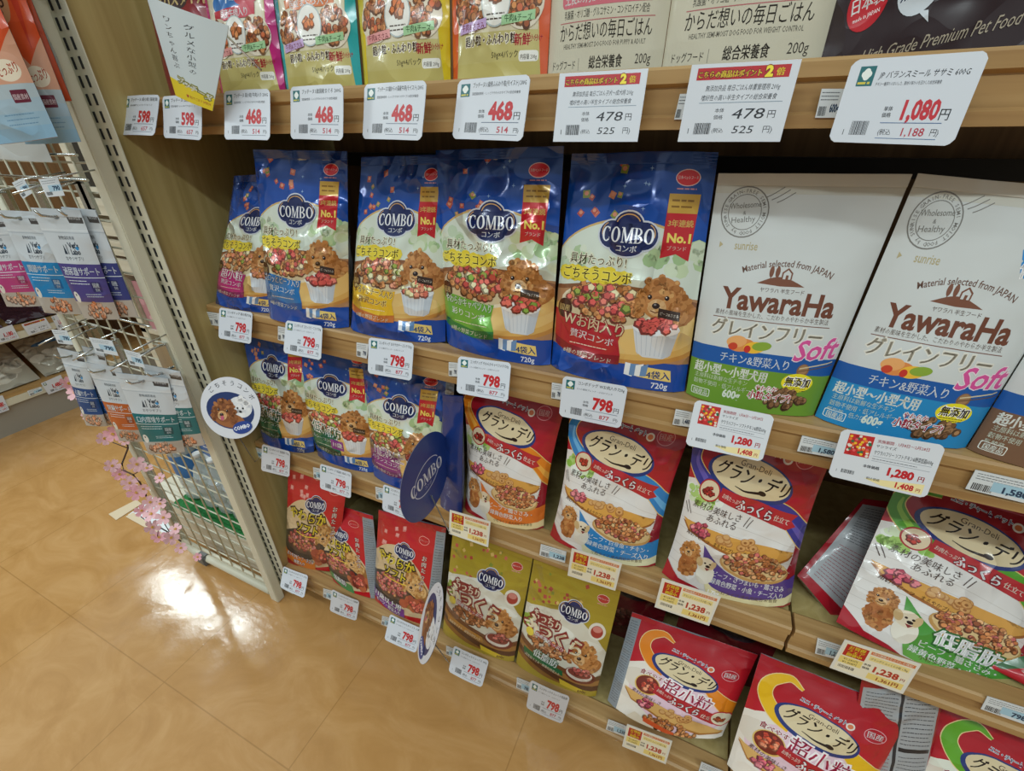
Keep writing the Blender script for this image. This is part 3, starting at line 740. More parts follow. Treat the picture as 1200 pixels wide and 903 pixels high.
def gran(rib, rib2, sw, sw2, lines, seed, big=None):
    W, H = 230, 300; a = Art(W, H, '#a01c2c')
    a.grad(0, 150, W, H, '#c41f2e', '#951827', 8)
    a.ell(190, 268, 17, 15, '#d98c94'); a.ell(190, 268, 15.6, 13.6, '#b01f2f'); a.text('国産', 190, 263, 14, '#eec6c6', 0.02, maxw=25)
    # white lower ground with green leaves at the left
    top = curve([(-5, 208), (40, 214), (90, 196), (150, 180), (205, 150), (212, 90), (186, 30)], 30)
    a.poly([tuple(p) for p in top] + [(150, -5), (-5, -5)], '#e9e4df')
    a.blobs(40, 186, 34, 20, 30, ('#8fc04c', '#b4d67c', '#dcebc4', '#a6cc66', '#f1f5ea'), 9, seed)
    for k in range(7): a.line(curve([(0, 150 - 18 * k), (100, 144 - 17 * k), (215, 118 - 16 * k)], 12), 1.0, '#d6cfc8')
    # ribbon sweeping behind the badge
    for off, c in ((0, '#e8c878'), (1.6, rib)):
        p = curve([(60, 282), (22, 280), (8, 248), (30, 214), (64, 196)], 30); wv = np.interp(np.linspace(0, 1, 30), [0, .25, .6, 1], [9, 17, 26, 34]) - off * 2; a.line(p, wv, c)
        p = curve([(150, 190), (186, 172), (226, 138), (250, 120)], 24); wv = np.interp(np.linspace(0, 1, 24), [0, 1], [26, 46]) - off * 2; a.line(p, wv, c)
    a.line(curve([(14, 262), (14, 240), (34, 214)], 14), np.linspace(3, 10, 14), rib2); a.line(curve([(160, 180), (196, 160), (236, 124)], 14), np.linspace(4, 12, 14), rib2)
    corp(a, 112, 273, -10); goldlogo(a, 108, 226, 70, 31, -13)
    # banner and medallion
    a.poly([(62, 184), (186, 150), (204, 156), (194, 166), (204, 176), (180, 180), (66, 206)], '#bd2a30'); a.text('お肉たっぷり', 84, 186, 9, '#fbeee0', 0.03, rot=-14, maxw=34); a.text('ふっくら', 124, 170, 20, '#ffffff', 0.05, [('#7c1620', 0.1)], rot=-14, maxw=62); a.text('仕立て', 174, 162, 11, '#fbeee0', 0.03, rot=-14, maxw=30)
    a.ell(44, 196, 20, 20, '#b4242c'); a.ell(44, 196, 17.5, 17.5, '#e9d3b0'); a.bits(44, 194, 10, 7, 12, ('#a8372c', '#8c2a22'), 5, seed)
    a.text('素材の美味しさ', 62, 158, 15.5, '#4a342a', 0.0, rot=-6, maxw=90, shear=.1); a.text('あふれる', 74, 141, 15.5, '#4a342a', 0.0, rot=-6, maxw=54, shear=.1)
    a.line([(8, 168), (18, 146)], 1.2, '#4a342a'); a.line([(4, 164), (12, 146)], 1.2, '#4a342a'); a.line([(122, 164), (114, 146)], 1.2, '#4a342a'); a.line([(128, 160), (119, 144)], 1.2, '#4a342a')
    # cutting board
    p = [(6, 134), (20, 118), (60, 104), (130, 88), (176, 86), (206, 100), (214, 110), (180, 108), (176, 116), (120, 122), (60, 128)]
    a.poly([(x, y - 5) for x, y in p], '#a4662c'); a.poly(p, '#dda24c'); biscuits(a, 92, 116, 1.0, seed)
    a.text('角切りビーフ', 40, 104, 8, '#5c3418', 0.02, rot=-12, maxw=46); a.text('まろやかプレーン', 96, 97, 8, '#5c3418', 0.02, rot=-8, maxw=52); a.text('香ばしささみ', 146, 95, 8, '#5c3418', 0.02, rot=-2, maxw=48)
    # coloured sweep with the flavour line
    a.poly([tuple(q) for q in curve([(56, 96), (92, 62), (140, 44), (214, 58), (236, 62)], 24)] + [(240, 22)] + [tuple(q) for q in curve([(214, 18), (150, 6), (90, 12), (66, 34)], 18)], sw)
    a.poly([tuple(q) for q in curve([(66, 36), (92, 14), (150, 8), (214, 20), (236, 26)], 24)] + [(240, 8), (150, -6), (80, 2)], sw2)
    a.ell(150, 72, 62, 28, '#c79a5c', -6); a.ell(150, 75, 59, 25, '#e3c48e', -6); a.bits(150, 78, 54, 23, 130, ('#a9683c', '#945434', '#bf7f50', '#b6605a', '#cf9a6c'), 5.4, seed + 3, -6, True)
    for (tx, x, y, sz) in lines: a.text(tx, x, y, sz, '#ffffff', 0.03, rot=-3, maxw=128)
    twodogs(a, 34, 66, 1.0, seed)
    a.poly([(-5, 14), (60, 6), (90, -4), (-5, -5)], '#b01c2c'); a.poly([(-5, 40), (30, 8), (80, -5), (-5, -5)], '#b01c2c')
    a.text('小粒タイプ 成犬用総合栄養食', 150, 8, 8, '#6a5030', 0.01, rot=2, maxw=110)
    if big: big(a)
    return a
A_GRAN = {
 'orange': gran('#e8851e', '#f4b04a', '#e0762a', '#efd9a4', [('ビーフ・鶏ささみ・', 140, 36, 14), ('緑黄色野菜入り', 130, 21, 13)], 5),
 'blue': gran('#2c86cc', '#6cb8ec', '#2b84c4', '#e4e0b8', [('ビーフ・白身魚・チキン・', 148, 36, 13), ('緑黄色野菜・チーズ入り', 148, 21, 13)], 6),
 'purple': gran('#3c3a94', '#6a5cb4', '#57408e', '#e6dcae', [('ビーフ・さつまいも・鶏ささみ', 146, 36, 13), ('緑黄色野菜・小魚・チーズ入り', 146, 21, 13)], 7, big=lambda a: a.text('1.7kg', 92, 2, 10, '#ffffff', 0.03)),
 'green': gran('#5aa42c', '#9ad04e', '#4e9a3c', '#6aac4c', [('ビーフ・鶏ささみ・', 140, 22, 12), ('緑黄色野菜・小魚入り', 140, 9, 12)], 8,
               big=lambda a: (a.text('低脂肪', 146, 36, 30, '#ffffff', 0.05, [('#2f6a30', 0.11)], rot=-4, maxw=96))),
}
def grand_small(rib, low, seed, pinkc='#f0cfdc', age=False):
    W, H = 230, 250; a = Art(W, H, '#b01a28')
    a.grad(0, 110, W, H, '#c81e2c', '#b21826', 6)
    a.poly([tuple(p) for p in curve([(-5, 128), (44, 150), (110, 142), (180, 108), (236, 40)], 26)] + [(236, -5), (-5, -5)], '#f3e9dc' if not age else '#eef0e0')
    a.ell(112, 70, 104, 64, pinkc, -14, 36); a.ell(30, 100, 36, 26, '#e8dccc')
    for off, c in ((0, '#f6d89a'), (1.5, rib)):
        p = curve([(76, 214), (52, 226), (26, 208), (22, 180), (44, 152), (74, 140)], 30); a.line(p, np.interp(np.linspace(0, 1, 30), [0, .3, 1], [6, 20, 32]) - off * 2, c)
        p = curve([(168, 128), (196, 106), (236, 76)], 20); a.line(p, np.interp(np.linspace(0, 1, 20), [0, 1], [24, 46]) - off * 2, c)
    corp(a, 112, 188, -10, 0.9); goldlogo(a, 112, 150, 66, 28, -12)
    a.ell(196, 178, 17, 14, '#e8a4ac'); a.ell(196, 178, 15.6, 12.6, '#b81c2a'); a.text('国産', 196, 173, 14, '#ffffff', 0.02, maxw=25)
    a.text('食べやすい', 56, 113, 14, '#b8243c', 0.03, [('#fff6f2', 0.08)], rot=-8, maxw=62)
    a.ell(48, 92, 27, 24, '#e8c06a'); a.ell(48, 93, 24.5, 21.5, '#7c2a1c'); a.bits(48, 93, 18, 14, 16, ('#c45a3c', '#a83c2c', '#d98464'), 7, seed)
    a.text('超小粒', 126, 84, 38, '#c02850', 0.02, [('#fff4f4', 0.09)], rot=-12, maxw=108)
    a.poly([(62, 80), (196, 40), (212, 44), (204, 54), (210, 66), (66, 100)], '#b8242c'); a.text('お肉たっぷり', 84, 83, 9, '#fbeee0', 0.03, rot=-15, maxw=32); a.text('ふっくら', 128, 63, 22, '#ffffff', 0.05, [('#7c1620', 0.1)], rot=-15, maxw=66); a.text('仕立て', 182, 51, 12, '#fbeee0', 0.03, rot=-15, maxw=32)
    a.ell(210, 60, 24, 22, '#c83038'); a.ell(210, 60, 21, 19, '#efe4c8'); a.bits(208, 57, 11, 7, 12, ('#a8502c', '#8c3a22'), 5, seed + 1)
    p = [(4, 70), (24, 44), (90, 24), (180, 12), (226, 22), (190, 34), (120, 44), (60, 58)]; a.poly([(x, y - 4) for x, y in p], '#b47838'); a.poly(p, '#e0b068'); biscuits(a, 100, 40, 1.0, seed)
    a.text('素材の美味しさ', 52, 60, 11, '#54402c', 0, rot=-12, maxw=66)
    a.poly([(40, 16), (100, 2), (180, 0), (180, -5), (20, -5)], low); a.bits(120, 10, 60, 10, 60, ('#b07040', '#9a5a34', '#c08858'), 5, seed + 4, -6, True)
    a.poly([(60, 14), (130, 4), (132, -2), (62, 6)], '#d85a2c')
    return a
A_SMALL = {'orange': grand_small('#ee8a1c', '#e8d8c0', 15), 'yellow': grand_small('#f4c01c', '#e8dcc8', 16), 'green': grand_small('#6ab02c', '#dce8c4', 17, '#f2e6ea', True)}

def yawara(low, small, seed, sticker=False):
    W, H = 220, 285; base = '#d0d4d3'; a = Art(W, H, base)
    a.grad(0, 262, W, 285, '#cdcdc4', '#c4c2b6', 3)
    x, y = 42, 240
    for r_, wd in ((30, 1.6), (21, .9)): a.ring(x, y, r_, r_, wd, '#7d7b76')
    for k, ch in enumerate('GRAIN-FREE SEMI MOIST FOOD by SUNRISE '):
        an = math.radians(150 - k * 9.6); a.text(ch, x + 23.2 * math.cos(an), y + 23.2 * math.sin(an), 6, '#7d7b76', 0.01, rot=math.degrees(an) - 90, big=False)
    a.text('Wholesome', x, y + 5, 10, '#77756f', 0, rot=6, maxw=40); a.text('&', x, y - 3, 7, '#77756f'); a.text('Healthy', x, y - 12, 10, '#77756f', 0, rot=6, maxw=32)
    for k in range(3): a.line(curve([(66 + 7 * k, 258 - 3 * k), (74 + 7 * k, 262 - 3 * k), (86 + 7 * k, 270 - 3 * k)], 8), 1.1, '#7d7b76')
    a.poly([(16, 196), (21, 200), (16, 204)], '#b9ac84'); a.text('sunrise', 52, 195, 15, '#b5a980', 0.01, sx=.72)
    a.text('Material selected from JAPAN', 112, 178, 11.5, '#6c4f42', 0.012, arc=150, maxw=118)
    hill = curve([(76, 156), (96, 164), (112, 165), (128, 160), (140, 155)], 16); a.poly([tuple(p) for p in hill] + [(108, 154)], '#7c4e3a')
    for q in (93, 101): a.ell(q, 171, 3, 7, '#7c4e3a'); a.rect(q - .6, 160, q + .6, 168, '#7c4e3a')
    a.poly([(107, 163), (107, 171), (114, 177), (121, 171), (121, 163)], '#7c4e3a'); a.poly([(109, 163), (109, 170), (114, 174.5), (119, 170), (119, 163)], base); a.rect(112.5, 163, 116, 168, '#7c4e3a')
    a.text('ヤワラハ 半生フード', 112, 146, 6.5, '#6c4f42', 0.01, maxw=64)
    a.text('YawaraHa', 110, 121, 38, '#70412f', 0.03, sx=.98, maxw=172)
    a.text('素材の風味を生かした、こだわりのやわらか半生製法', 106, 112, 7.5, '#7d6a5f', 0.01, maxw=160); a.rect(24, 107.5, 190, 108.6, '#7d5648')
    a.text('グレインフリー', 104, 86, 24, '#a89f8e', 0.05, [('#e2e0d6', 0.09)], maxw=160)
    a.rect(-5, -30, W + 5, 62, low); a.rect(-5, 44, W + 5, 67, '#1e5aa6')
    for (px, py, rx, ry, c) in ((74, 74, 20, 9, '#dd8a4a'), (66, 78, 15, 8, '#e8a868'), (94, 73, 16, 8, '#eebb3c'), (104, 76, 14, 6, '#8aa83c'), (84, 70, 5, 5, '#c8362c'), (62, 71, 7, 5, '#c8442c')): a.ell(px, py, rx, ry, c, 8)
    a.text('Soft', 182, 66, 38, '#d8559a', 0.02, [('#eedfe6', 0.05)], rot=8, shear=.28, maxw=66)
    a.text('チキン&野菜入り', 98, 49, 15, '#f2f6fb', 0.02, maxw=106)
    a.ell(174, 50, 9, 9, '#8a6444'); a.ell(174, 51, 7, 7, '#a37c58'); a.line([(168, 52), (214, 64)], 1.6, '#d8c9a4'); a.line([(168, 48), (216, 60)], 1.2, '#6a5038')
    a.text('超小型〜小型犬用', 66, 28, 17, '#f2f5ee', 0.045, maxw=116)
    for k, t in enumerate(small): a.text(t, 10, 19 - 9.5 * k, 8, '#dfe8d8', 0.015, align='l')
    a.ell(172, 32, 24, 13, '#efe02a'); a.text('無添加', 172, 28, 14, '#3a2c1c', 0.04, [('#ffffff', 0.08)], maxw=38); a.paras(156, 20, 188, 26, 2, '#5a5030', .9)
    a.bits(158, 8, 34, 12, 46, ('#7d5c40', '#8f6c4c', '#6c4c34'), 5.5, seed, 0, True)
    a.text('やわらか', 128, 16, 8.5, '#c8324c', 0.04, [('#ffffff', 0.1)], maxw=36); a.text('小粒タイプ!', 136, 4, 13, '#c8324c', 0.04, [('#ffffff', 0.07)], maxw=68)
    a.text('600g', 76, -2, 15, '#dfe6d8', 0.04)
    a.rrect(8, -8, 40, 3, 2, '#eef2ea'); a.rrect(9, -7.3, 39, 2.2, 2, low); a.text('国産品', 24, -6, 8.5, '#eef2ea', 0.03, maxw=26)
    if sticker:
        a.blobs(186, 216, 24, 20, 30, ('#2f8fd4',), 12, seed); a.text('体重', 182, 220, 24, '#ffffff', 0.05, rot=12); a.text('体型', 182, 198, 24, '#ffffff', 0.05, rot=12)
    for q in a.V: q[:, 1] += 14
    a.H = 299
    return a
A_YAW = {
 'green': yawara('#6f9a34', ['主原料は新鮮な生チキン', '穀物不使用・低アレルギー'], 3),
 'blue': yawara('#2489c4', ['主原料は新鮮な生チキン', '穀物不使用・低アレルギー', '低脂肪・低カロリー・'], 4, True),
 'brown': yawara('#7a5a44', ['主原料は新鮮な生チキン', '穀物不使用・', '乳酸菌・'], 5),
}
def soft(panel, lines, seed):
    W, H = 190, 270; a = Art(W, H, '#c41c26'); rg = random.Random(seed)
    a.grad(0, 200, W, H, '#cc2630', '#b81a26', 4)
    a.poly([tuple(p) for p in curve([(-5, 150), (40, 186), (90, 190), (140, 160), (196, 96)], 24)] + [(196, 20), (100, 4), (-5, 24)], '#d8bd94')
    a.poly([tuple(p) for p in curve([(120, 170), (150, 140), (196, 84)], 12)] + [(196, 30), (110, 30)], '#a8743c')
    for k in range(9): a.line(curve([(120 + 6 * k, 160 - 5 * k), (150 + 5 * k, 120 - 3 * k), (196, 80 - k)], 8), 1.2, '#8a5a2c')
    for i in range(10):
        x, y = 16 + rg.uniform(0, 84), 196 + rg.uniform(-14, 58); s = 7.5; t = rg.uniform(.5, 1.1)
        a.poly([(x + s * math.cos(t + k * PI / 2), y + s * math.sin(t + k * PI / 2)) for k in range(4)], '#d8807c'); a.poly([(x + s * .72 * math.cos(t + k * PI / 2), y + 1 + s * .72 * math.sin(t + k * PI / 2)) for k in range(4)], '#eba6a0')
    a.ell(70, 70, 84, 44, '#3c3532'); a.ell(72, 76, 62, 34, '#5a4438'); a.bits(70, 80, 54, 28, 110, ('#b8605a', '#a44a48', '#c8807a', '#b07a50'), 6.4, seed, 0, True)
    a.poodle(144, 108, 27, seed, ('#d6a468', '#c8924f', '#e0b478', '#b98044', '#cfa060', '#b4793c'))
    a.blobs(150, 48, 34, 22, 20, ('#a8503c', '#c46a44', '#8a3428', '#b85a3c'), 13, seed + 2); a.bits(156, 46, 20, 12, 14, ('#c45a4c', '#d47a64'), 8, seed + 6)
    a.poly([(-2, 44), (40, 34), (120, 22), (124, -2), (60, 2), (-2, 20)], panel)
    for (tx, x, y, sz) in lines: a.text(tx, x, y, sz, '#ffffff', 0.04, [('#4a1c40', 0.08)], rot=-6, maxw=104)
    a.text('やわらか', 78, 138, 33, '#f6dc3c', 0.04, [('#231610', 0.12)], rot=-4, maxw=126); a.text('ソフト', 80, 108, 27, '#f6dc3c', 0.04, [('#231610', 0.12)], rot=-4, maxw=78)
    a.line(curve([(44, 104), (80, 98), (124, 100)], 10), 2.2, '#f0d030')
    a.combo_badge(104, 184, 66); a.vtext('お肉たっぷり', 166, 176, 15, '#f6efe4', 0.03, 1.05, [('#7a141c', 0.07)])
    a.ring(158, 226, 16, 10, 1.2, '#f0a8a0'); a.text('日本ペットフード', 158, 223, 6, '#f4c4bc', 0.01, maxw=26)
    a.poly([(-5, 16), (60, 0), (120, -5), (-5, -5)], '#b81a26')
    return a
A_SOFT = {
 'orange': soft('#e07c24', [('まろやかビーフ・ささみ', 62, 22, 14), ('野菜入り', 60, 8, 11)], 2),
 'green': soft('#3c8a4c', [('低脂肪', 62, 16, 20)], 3),
 'purple': soft('#7c3a94', [('11歳以上用', 60, 20, 20), ('ビーフ・野菜入り', 64, 6, 11)], 4),
}
def golden(lean, seed):
    W, H = 180, 240; a = Art(W, H, '#a6902a'); rg = random.Random(seed)
    a.grad(0, 150, W, H, '#b29c34', '#9d8826', 6)
    for i in range(26):
        x, y = rg.uniform(8, 130), rg.uniform(160, 226); s = rg.uniform(3, 5.4); t = rg.uniform(0, 3)
        a.poly([(x + s * math.cos(t + k * PI / 2), y + s * math.sin(t + k * PI / 2)) for k in range(4)], rg.choice(('#a8443a', '#c46a54', '#7f8a34', '#d6b46a', '#b85048')))
    top = curve([(-5, 148), (50, 160), (100, 164), (150, 140), (186, 100)], 24)
    a.poly([tuple(p) for p in top] + [(186, 10), (-5, 30)], '#dcd8c8')
    for k in range(3): a.ell(30 + 60 * k, 140 - 12 * k, 22, 9, '#e8e6da', -8)
    a.blobs(8, 118, 9, 16, 10, ('#8fae3c', '#a8c45a'), 6, seed)
    for k, c in enumerate(('#7a4a2c', '#a8763e', '#5c3420', '#94642f')):
        yy = 56 - 12 * k; a.poly([tuple(p) for p in curve([(-5, yy + 26), (60, yy + 2), (130, yy - 10), (186, yy - 4)], 20)] + [(186, -5), (-5, -5)], c)
    a.poly([tuple(p) for p in curve([(-5, 34), (70, 10), (186, 14)], 16)] + [(186, -5), (-5, -5)], '#b8a032')
    a.bits(62, 82, 44, 20, 70, ('#b47a50', '#a4683e', '#c8946a', '#8a5232'), 6.2, seed, -8, True)
    a.poodle(136, 92, 27, seed + 3)
    a.ell(140, 44, 32, 18, '#7c3426'); a.ell(138, 46, 27, 15, '#e6dcd2'); a.ell(138, 49, 24, 11, '#8c4036'); a.bits(142, 54, 17, 9, 20, ('#a8504a', '#8c3a36', '#bb6a60'), 6, seed)
    a.poly([(12, 58), (104, 40), (106, 28), (14, 44)], '#1f6a40' if lean else '#c48a3c')
    if lean: a.text('低脂肪', 62, 46, 19, '#ffffff', 0.03, [('#1f6a40', 0.08)], rot=-9, maxw=62)
    a.text('国産鶏ささみ・緑黄色野菜入り', 58, 36 if not lean else 33, 7.5, '#fff6dc', 0.02, rot=-10, maxw=82)
    a.rrect(20, 124, 78, 144, 9, '#8a2c2c'); a.text('もっちり', 50, 127, 21, '#fff4dc', 0.05, [('#8a2c2c', 0.16)], rot=-6, maxw=62)
    a.text('ふっくら', 66, 98, 37, '#fff2d2', 0.06, [('#8a2c2c', 0.14)], rot=-10, maxw=130); a.text('国産鶏たっぷり', 64, 90, 9.5, '#ffffff', 0.04, [('#b83c44', 0.16)], rot=-10, maxw=66)
    a.ell(20, 96, 9, 9, '#f0d850'); a.combo_badge(102, 170, 62)
    a.ell(154, 148, 17, 17, '#e8e2d4'); a.ell(154, 147, 12, 12, '#a83a34'); a.ell(154, 152, 9, 6, '#d88a80'); maker_oval(a, 152, 212, .8, '#b83430')
    a.poly([(100, 20), (150, 12), (152, 2), (104, 8)], '#e6c83c'); a.text('600g', 150, 3, 9, '#6a4a14', 0.03)
    return a
A_GOLD = {'plain': golden(False, 3), 'lean': golden(True, 4)}

def puchi(side, age, line, l2, c1, c2, seed):
    W, H = 145, 190; a = Art(W, H, '#cbbf7c')
    a.grad(0, 0, W, 60, '#c4b568', '#cfc68e', 4); a.rect(16, 40, 132, 200, '#ddd3b4')
    a.poly([(18, 60), (128, 66), (128, 130), (18, 126)], '#e6dec6')
    a.poly([(-2, -2), (11, -2), (17, 60), (12, 130), (16, 195), (-2, 195)], side); a.poly([(147, -2), (138, -2), (131, 60), (136, 130), (130, 195), (147, 195)], side)
    a.poodle(74, 158, 30, seed, ('#a9683c', '#bb7c4c', '#96562e', '#c89060'))
    a.poly(list(map(tuple, curve([(34, 122), (74, 112), (120, 126), (104, 134), (74, 126), (48, 132)], 20))), '#d9963c')
    a.ell(75, 102, 46, 16, c1, 4); a.ell(104, 105, 26, 11, c2, 4); a.text(age, 60, 99, 16, '#ffffff', 0.03, maxw=22); a.text('歳から', 82, 101, 9, '#ffffff', 0.02); a.text('2種のメニュー', 106, 102, 8, '#ffffff', 0.02, maxw=42)
    a.poly([(30, 92), (118, 96), (116, 82), (32, 80)], c2 if c1 == '#2f72b8' else c1); a.text(line, 74, 84, 10, '#ffffff', 0.03, maxw=80)
    for q, sd in ((38, 1), (112, 2)):
        a.ell(q, 62, 26, 22, '#e9ddc8'); a.bits(q, 62, 22, 19, 56, ('#9a5f38', '#ac7144', '#84492c', '#b98052', '#b5603c'), 4.6, seed + sd, 0, True)
    a.ell(75, 64, 21, 21, '#b9c4c4'); a.ell(75, 64, 19.5, 19.5, '#f3f1ea'); a.bits(75, 68, 9, 6, 8, ('#b9693c', '#c88050'), 6, seed); a.paras(62, 48, 88, 56, 2, '#4a3a2c', 1.3)
    a.poly([(20, 40), (62, 44), (62, 52), (20, 48)], '#e9a2a0' if seed % 2 else '#c8a8d8'); a.text('牛肉&ささみ', 41, 43, 7, '#8c2838', 0.02, maxw=36)
    a.poly([(84, 44), (128, 48), (128, 56), (84, 52)], '#a8d4a0'); a.text('牛肉&チーズ', 106, 47, 7, '#2c5a2c', 0.02, maxw=36)
    a.text('超小粒・ふんわり粒', 66, 30, 9.5, '#4a2c20', 0.04, [('#f4ecd8', 0.1)], maxw=76)
    a.text('新鮮', 112, 28, 11, '#c8303c', 0.04); a.text('小分け', 130, 31, 6, '#c8303c', 0.03, maxw=16)
    a.text('50g×4パック', 88, 18, 7, '#3c3424', 0.02); a.rrect(108, 14, 134, 23, 3, '#f4f2ea'); a.text('内容量 200g', 121, 16, 5, '#3c3424', 0.02, maxw=22)
    return a
A_PUCHI = {
 'magenta': puchi('#c8247c', '1', '国産牛肉入り', '', '#2f72b8', '#c8384c', 3),
 'teal': puchi('#2aa8ac', '1', '国産まぐろ入り', '', '#2f72b8', '#d9783c', 4),
 'yellow': puchi('#e2c81c', '7', '国産牛肉入り', '', '#3c8a4c', '#dc8a2c', 5),
 'orange': puchi('#dc5a24', '11', '国産牛肉入り', '', '#6a4a9c', '#c8402c', 6),
}
def cream(bar, barc, t1, t2, seed, red=False):
    W, H = 170, 210; a = Art(W, H, '#cfc9b4')
    a.ring(76, 108, 50, 42, 2, '#7d97a8'); a.ring(76, 108, 46, 38, 1, '#7d97a8'); a.text('着色料・発色剤・酸化防止剤', 76, 70, 8.5, '#5c6a72', 0.01, maxw=72); a.text('無添加', 76, 100, 26, '#5c7a8c', 0.03)
    a.rrect(22, 54, 152, 70, 5, barc); a.text(bar, 86, 57.5, 12, '#fbf4f2', 0.03, maxw=120)
    if red: a.ell(24, 68, 15, 14, '#b8303c'); a.text('シニア犬', 24, 68, 7, '#fff', 0.03, maxw=24); a.text('にも', 24, 60, 7, '#fff', 0.03)
    a.text('乳酸菌・オリゴ糖・グルコサミン・コンドロイチン配合', 86, 46, 7.5, '#4c4a40', 0.015, maxw=120); a.rect(20, 42.4, 154, 43.2, '#b86a6c')
    a.text('からだ想いの毎日ごはん', 86, 29, 15.5, '#3a342c', 0.01, maxw=132)
    a.text(t1, 86, 22, 5.5, '#6a665a', 0.01, maxw=118)
    a.text('ドッグフード', 28, 6, 8, '#3f3a32', 0.01, maxw=38); a.rect(52, 4, 52.6, 14, '#7d786a'); a.text('総合栄養食', 92, 6, 11, '#3a342c', 0.03, maxw=48); a.text('200g', 144, 7, 11, '#3a342c', 0.0, maxw=34)
    return a
A_CREAM = {'pup': cream('生後2カ月からの子犬〜成犬用', '#cf6a78', 'HEALTHY SEMI-MOIST DOG FOOD FOR PUPPY & ADULT', '', 1),
           'slim': cream('1歳からの体重管理用', '#8a5c98', 'HEALTHY SEMI-MOIST DOG FOOD FOR WEIGHT CONTROL', '', 2, True)}
def jp():
    W, H = 260, 230; a = Art(W, H, '#33262a')
    a.poly(list(map(tuple, curve([(-5, 84), (60, 46), (140, 44), (266, 58)], 24))) + [(266, 240), (-5, 240)], '#c8935a')
    a.bits(140, 100, 130, 46, 190, ('#c98c4c', '#b87a3c', '#d9a264', '#a86a32'), 9, 4)
    a.line(curve([(-5, 84), (60, 46), (140, 44), (266, 58)], 24), 2.0, '#d8b46a')
    a.ell(38, 40, 22, 20, '#c6202c', 30); a.text('日本製', 38, 36, 13, '#fff', 0.03, rot=14, maxw=36); a.text('made in JAPAN', 40, 29, 4.5, '#fff', 0, rot=14)
    a.ell(92, 46, 23, 19, '#d6dee6', 14); a.poly([(96, 30), (108, 30), (112, 22)], '#d6dee6'); a.text('無着色', 92, 41, 14, '#2c3a64', 0.03, rot=12, maxw=38)
    a.text('High Grade Premium Pet Food Series', 146, 9, 13, '#b3a793', 0, shear=.35, rot=7, maxw=200)
    return a
A_JP = jp()
def labo(band, dark, title, seed):
    W, H = 115, 185; a = Art(W, H, '#cfd6dc')
    a.grad(0, 150, W, 185, '#d6dce0', '#c6ced4', 3); a.rect(0, 148, W, 149.2, '#b4bec6'); a.rect(0, 152, W, 153, '#e6ebee')
    a.ell(52, 172, 7, 3, '#8a949c'); a.poly([(74, 182), (112, 182), (112, 164), (78, 164)], '#4a4644'); a.text('獣医師監修', 94, 170, 6.5, '#e6e6e6', 0.02, maxw=28)
    a.text('動物病院専用', 56, 138, 6.5, '#4a545c', 0.02, maxw=40); a.text("Vet's", 66, 124, 13, '#2c3a48', 0.04, maxw=34); a.text('Labo', 66, 114, 12, '#2c3a48', 0.04, maxw=34)
    a.poly([(36, 114), (40, 130), (44, 114)], '#2c3a48'); a.rect(46, 114, 48, 130, '#2c3a48'); a.ell(74, 124, 4, 3, '#3a94d0')
    a.text('おやつサプリ', 56, 104, 8, '#4a545c', 0.01, maxw=48)
    a.rect(-2, 32, W + 2, 98, band); a.text(title, 58, 80, 15, '#eef4f8', 0.03, maxw=98); a.rect(0, 74.6, W, 75.8, '#dfe8ec')
    a.paras(14, 62, 70, 72, 2, '#dfe8ec', 1.2, seed); a.rrect(72, 50, 98, 68, 2, dark); a.text('国産', 85, 59, 9, '#dfe6ea', 0.03, maxw=20); a.text('素材', 85, 52, 6, '#dfe6ea', 0.02)
    a.paras(46, 40, 94, 48, 2, '#cfdce2', 1.1, seed + 1)
    a.rect(-2, -2, W + 2, 32, '#b7ada2'); a.bits(56, 16, 40, 12, 34, ('#c47a54', '#b5937c', '#cf9474', '#a98a78'), 6.5, seed); a.ell(14, 40, 8, 10, '#e2ddd4'); a.ell(14, 44, 2, 2, '#3a3634')
    return a
A_LABO = {
 'magenta': labo('#b8417e', '#9a2c68', '皮膚サポート', 1), 'azure': labo('#1f86c4', '#14649c', '関節サポート', 2), 'purple': labo('#4e4484', '#352e64', '泌尿器サポート', 3),
 'indigo': labo('#39407e', '#2a2f60', '泌尿器サポート', 4), 'navy': labo('#1c4a86', '#163a68', '心臓サポート', 5), 'orange': labo('#c0622c', '#9c4a1e', '腎臓サポート', 6), 'teal': labo('#1b6c70', '#124c52', '口内環境サポート', 7),
}
def treat(seed):
    W, H = 170, 250; a = Art(W, H, '#d8542c')
    a.poly([(0, 250), (170, 250), (170, 150), (120, 110), (60, 150), (0, 150)], '#d9501f'); a.poly([(0, 150), (60, 160), (120, 112), (170, 150), (170, 60), (0, 60)], '#d9a184')
    a.poly([(130, 200), (150, 200), (140, 130)], '#c83a1c'); a.ell(128, 96, 30, 15, '#efe0c8'); a.text('たっぷり', 128, 91, 17, '#c8481c', 0.04, rot=8, maxw=52); a.rect(0, -2, 170, 62, '#9cc4dc')
    a.grad(0, 0, 170, 78, '#8cb8d6', '#b9c4c8', 4); a.rrect(112, 52, 150, 70, 2, '#6c2438'); a.text('国産素材', 131, 57, 8.5, '#f0dce0', 0.03, maxw=34)
    a.poly([(0, 190), (30, 200), (62, 90), (40, 30), (0, 30)], '#2c86c8'); a.ell(22, 52, 24, 28, '#dfe3e2'); a.ell(18, 60, 5, 5, '#3a2c24'); a.paras(70, 20, 150, 40, 3, '#6c94b4', 1.4, seed)
    a.ell(100, 200, 22, 32, '#c99064'); a.text('や', 96, 180, 28, '#5a3018', 0.05); a.ell(85, 238, 10, 4, '#f0d8c8')
    return a
A_TREAT = treat(1)
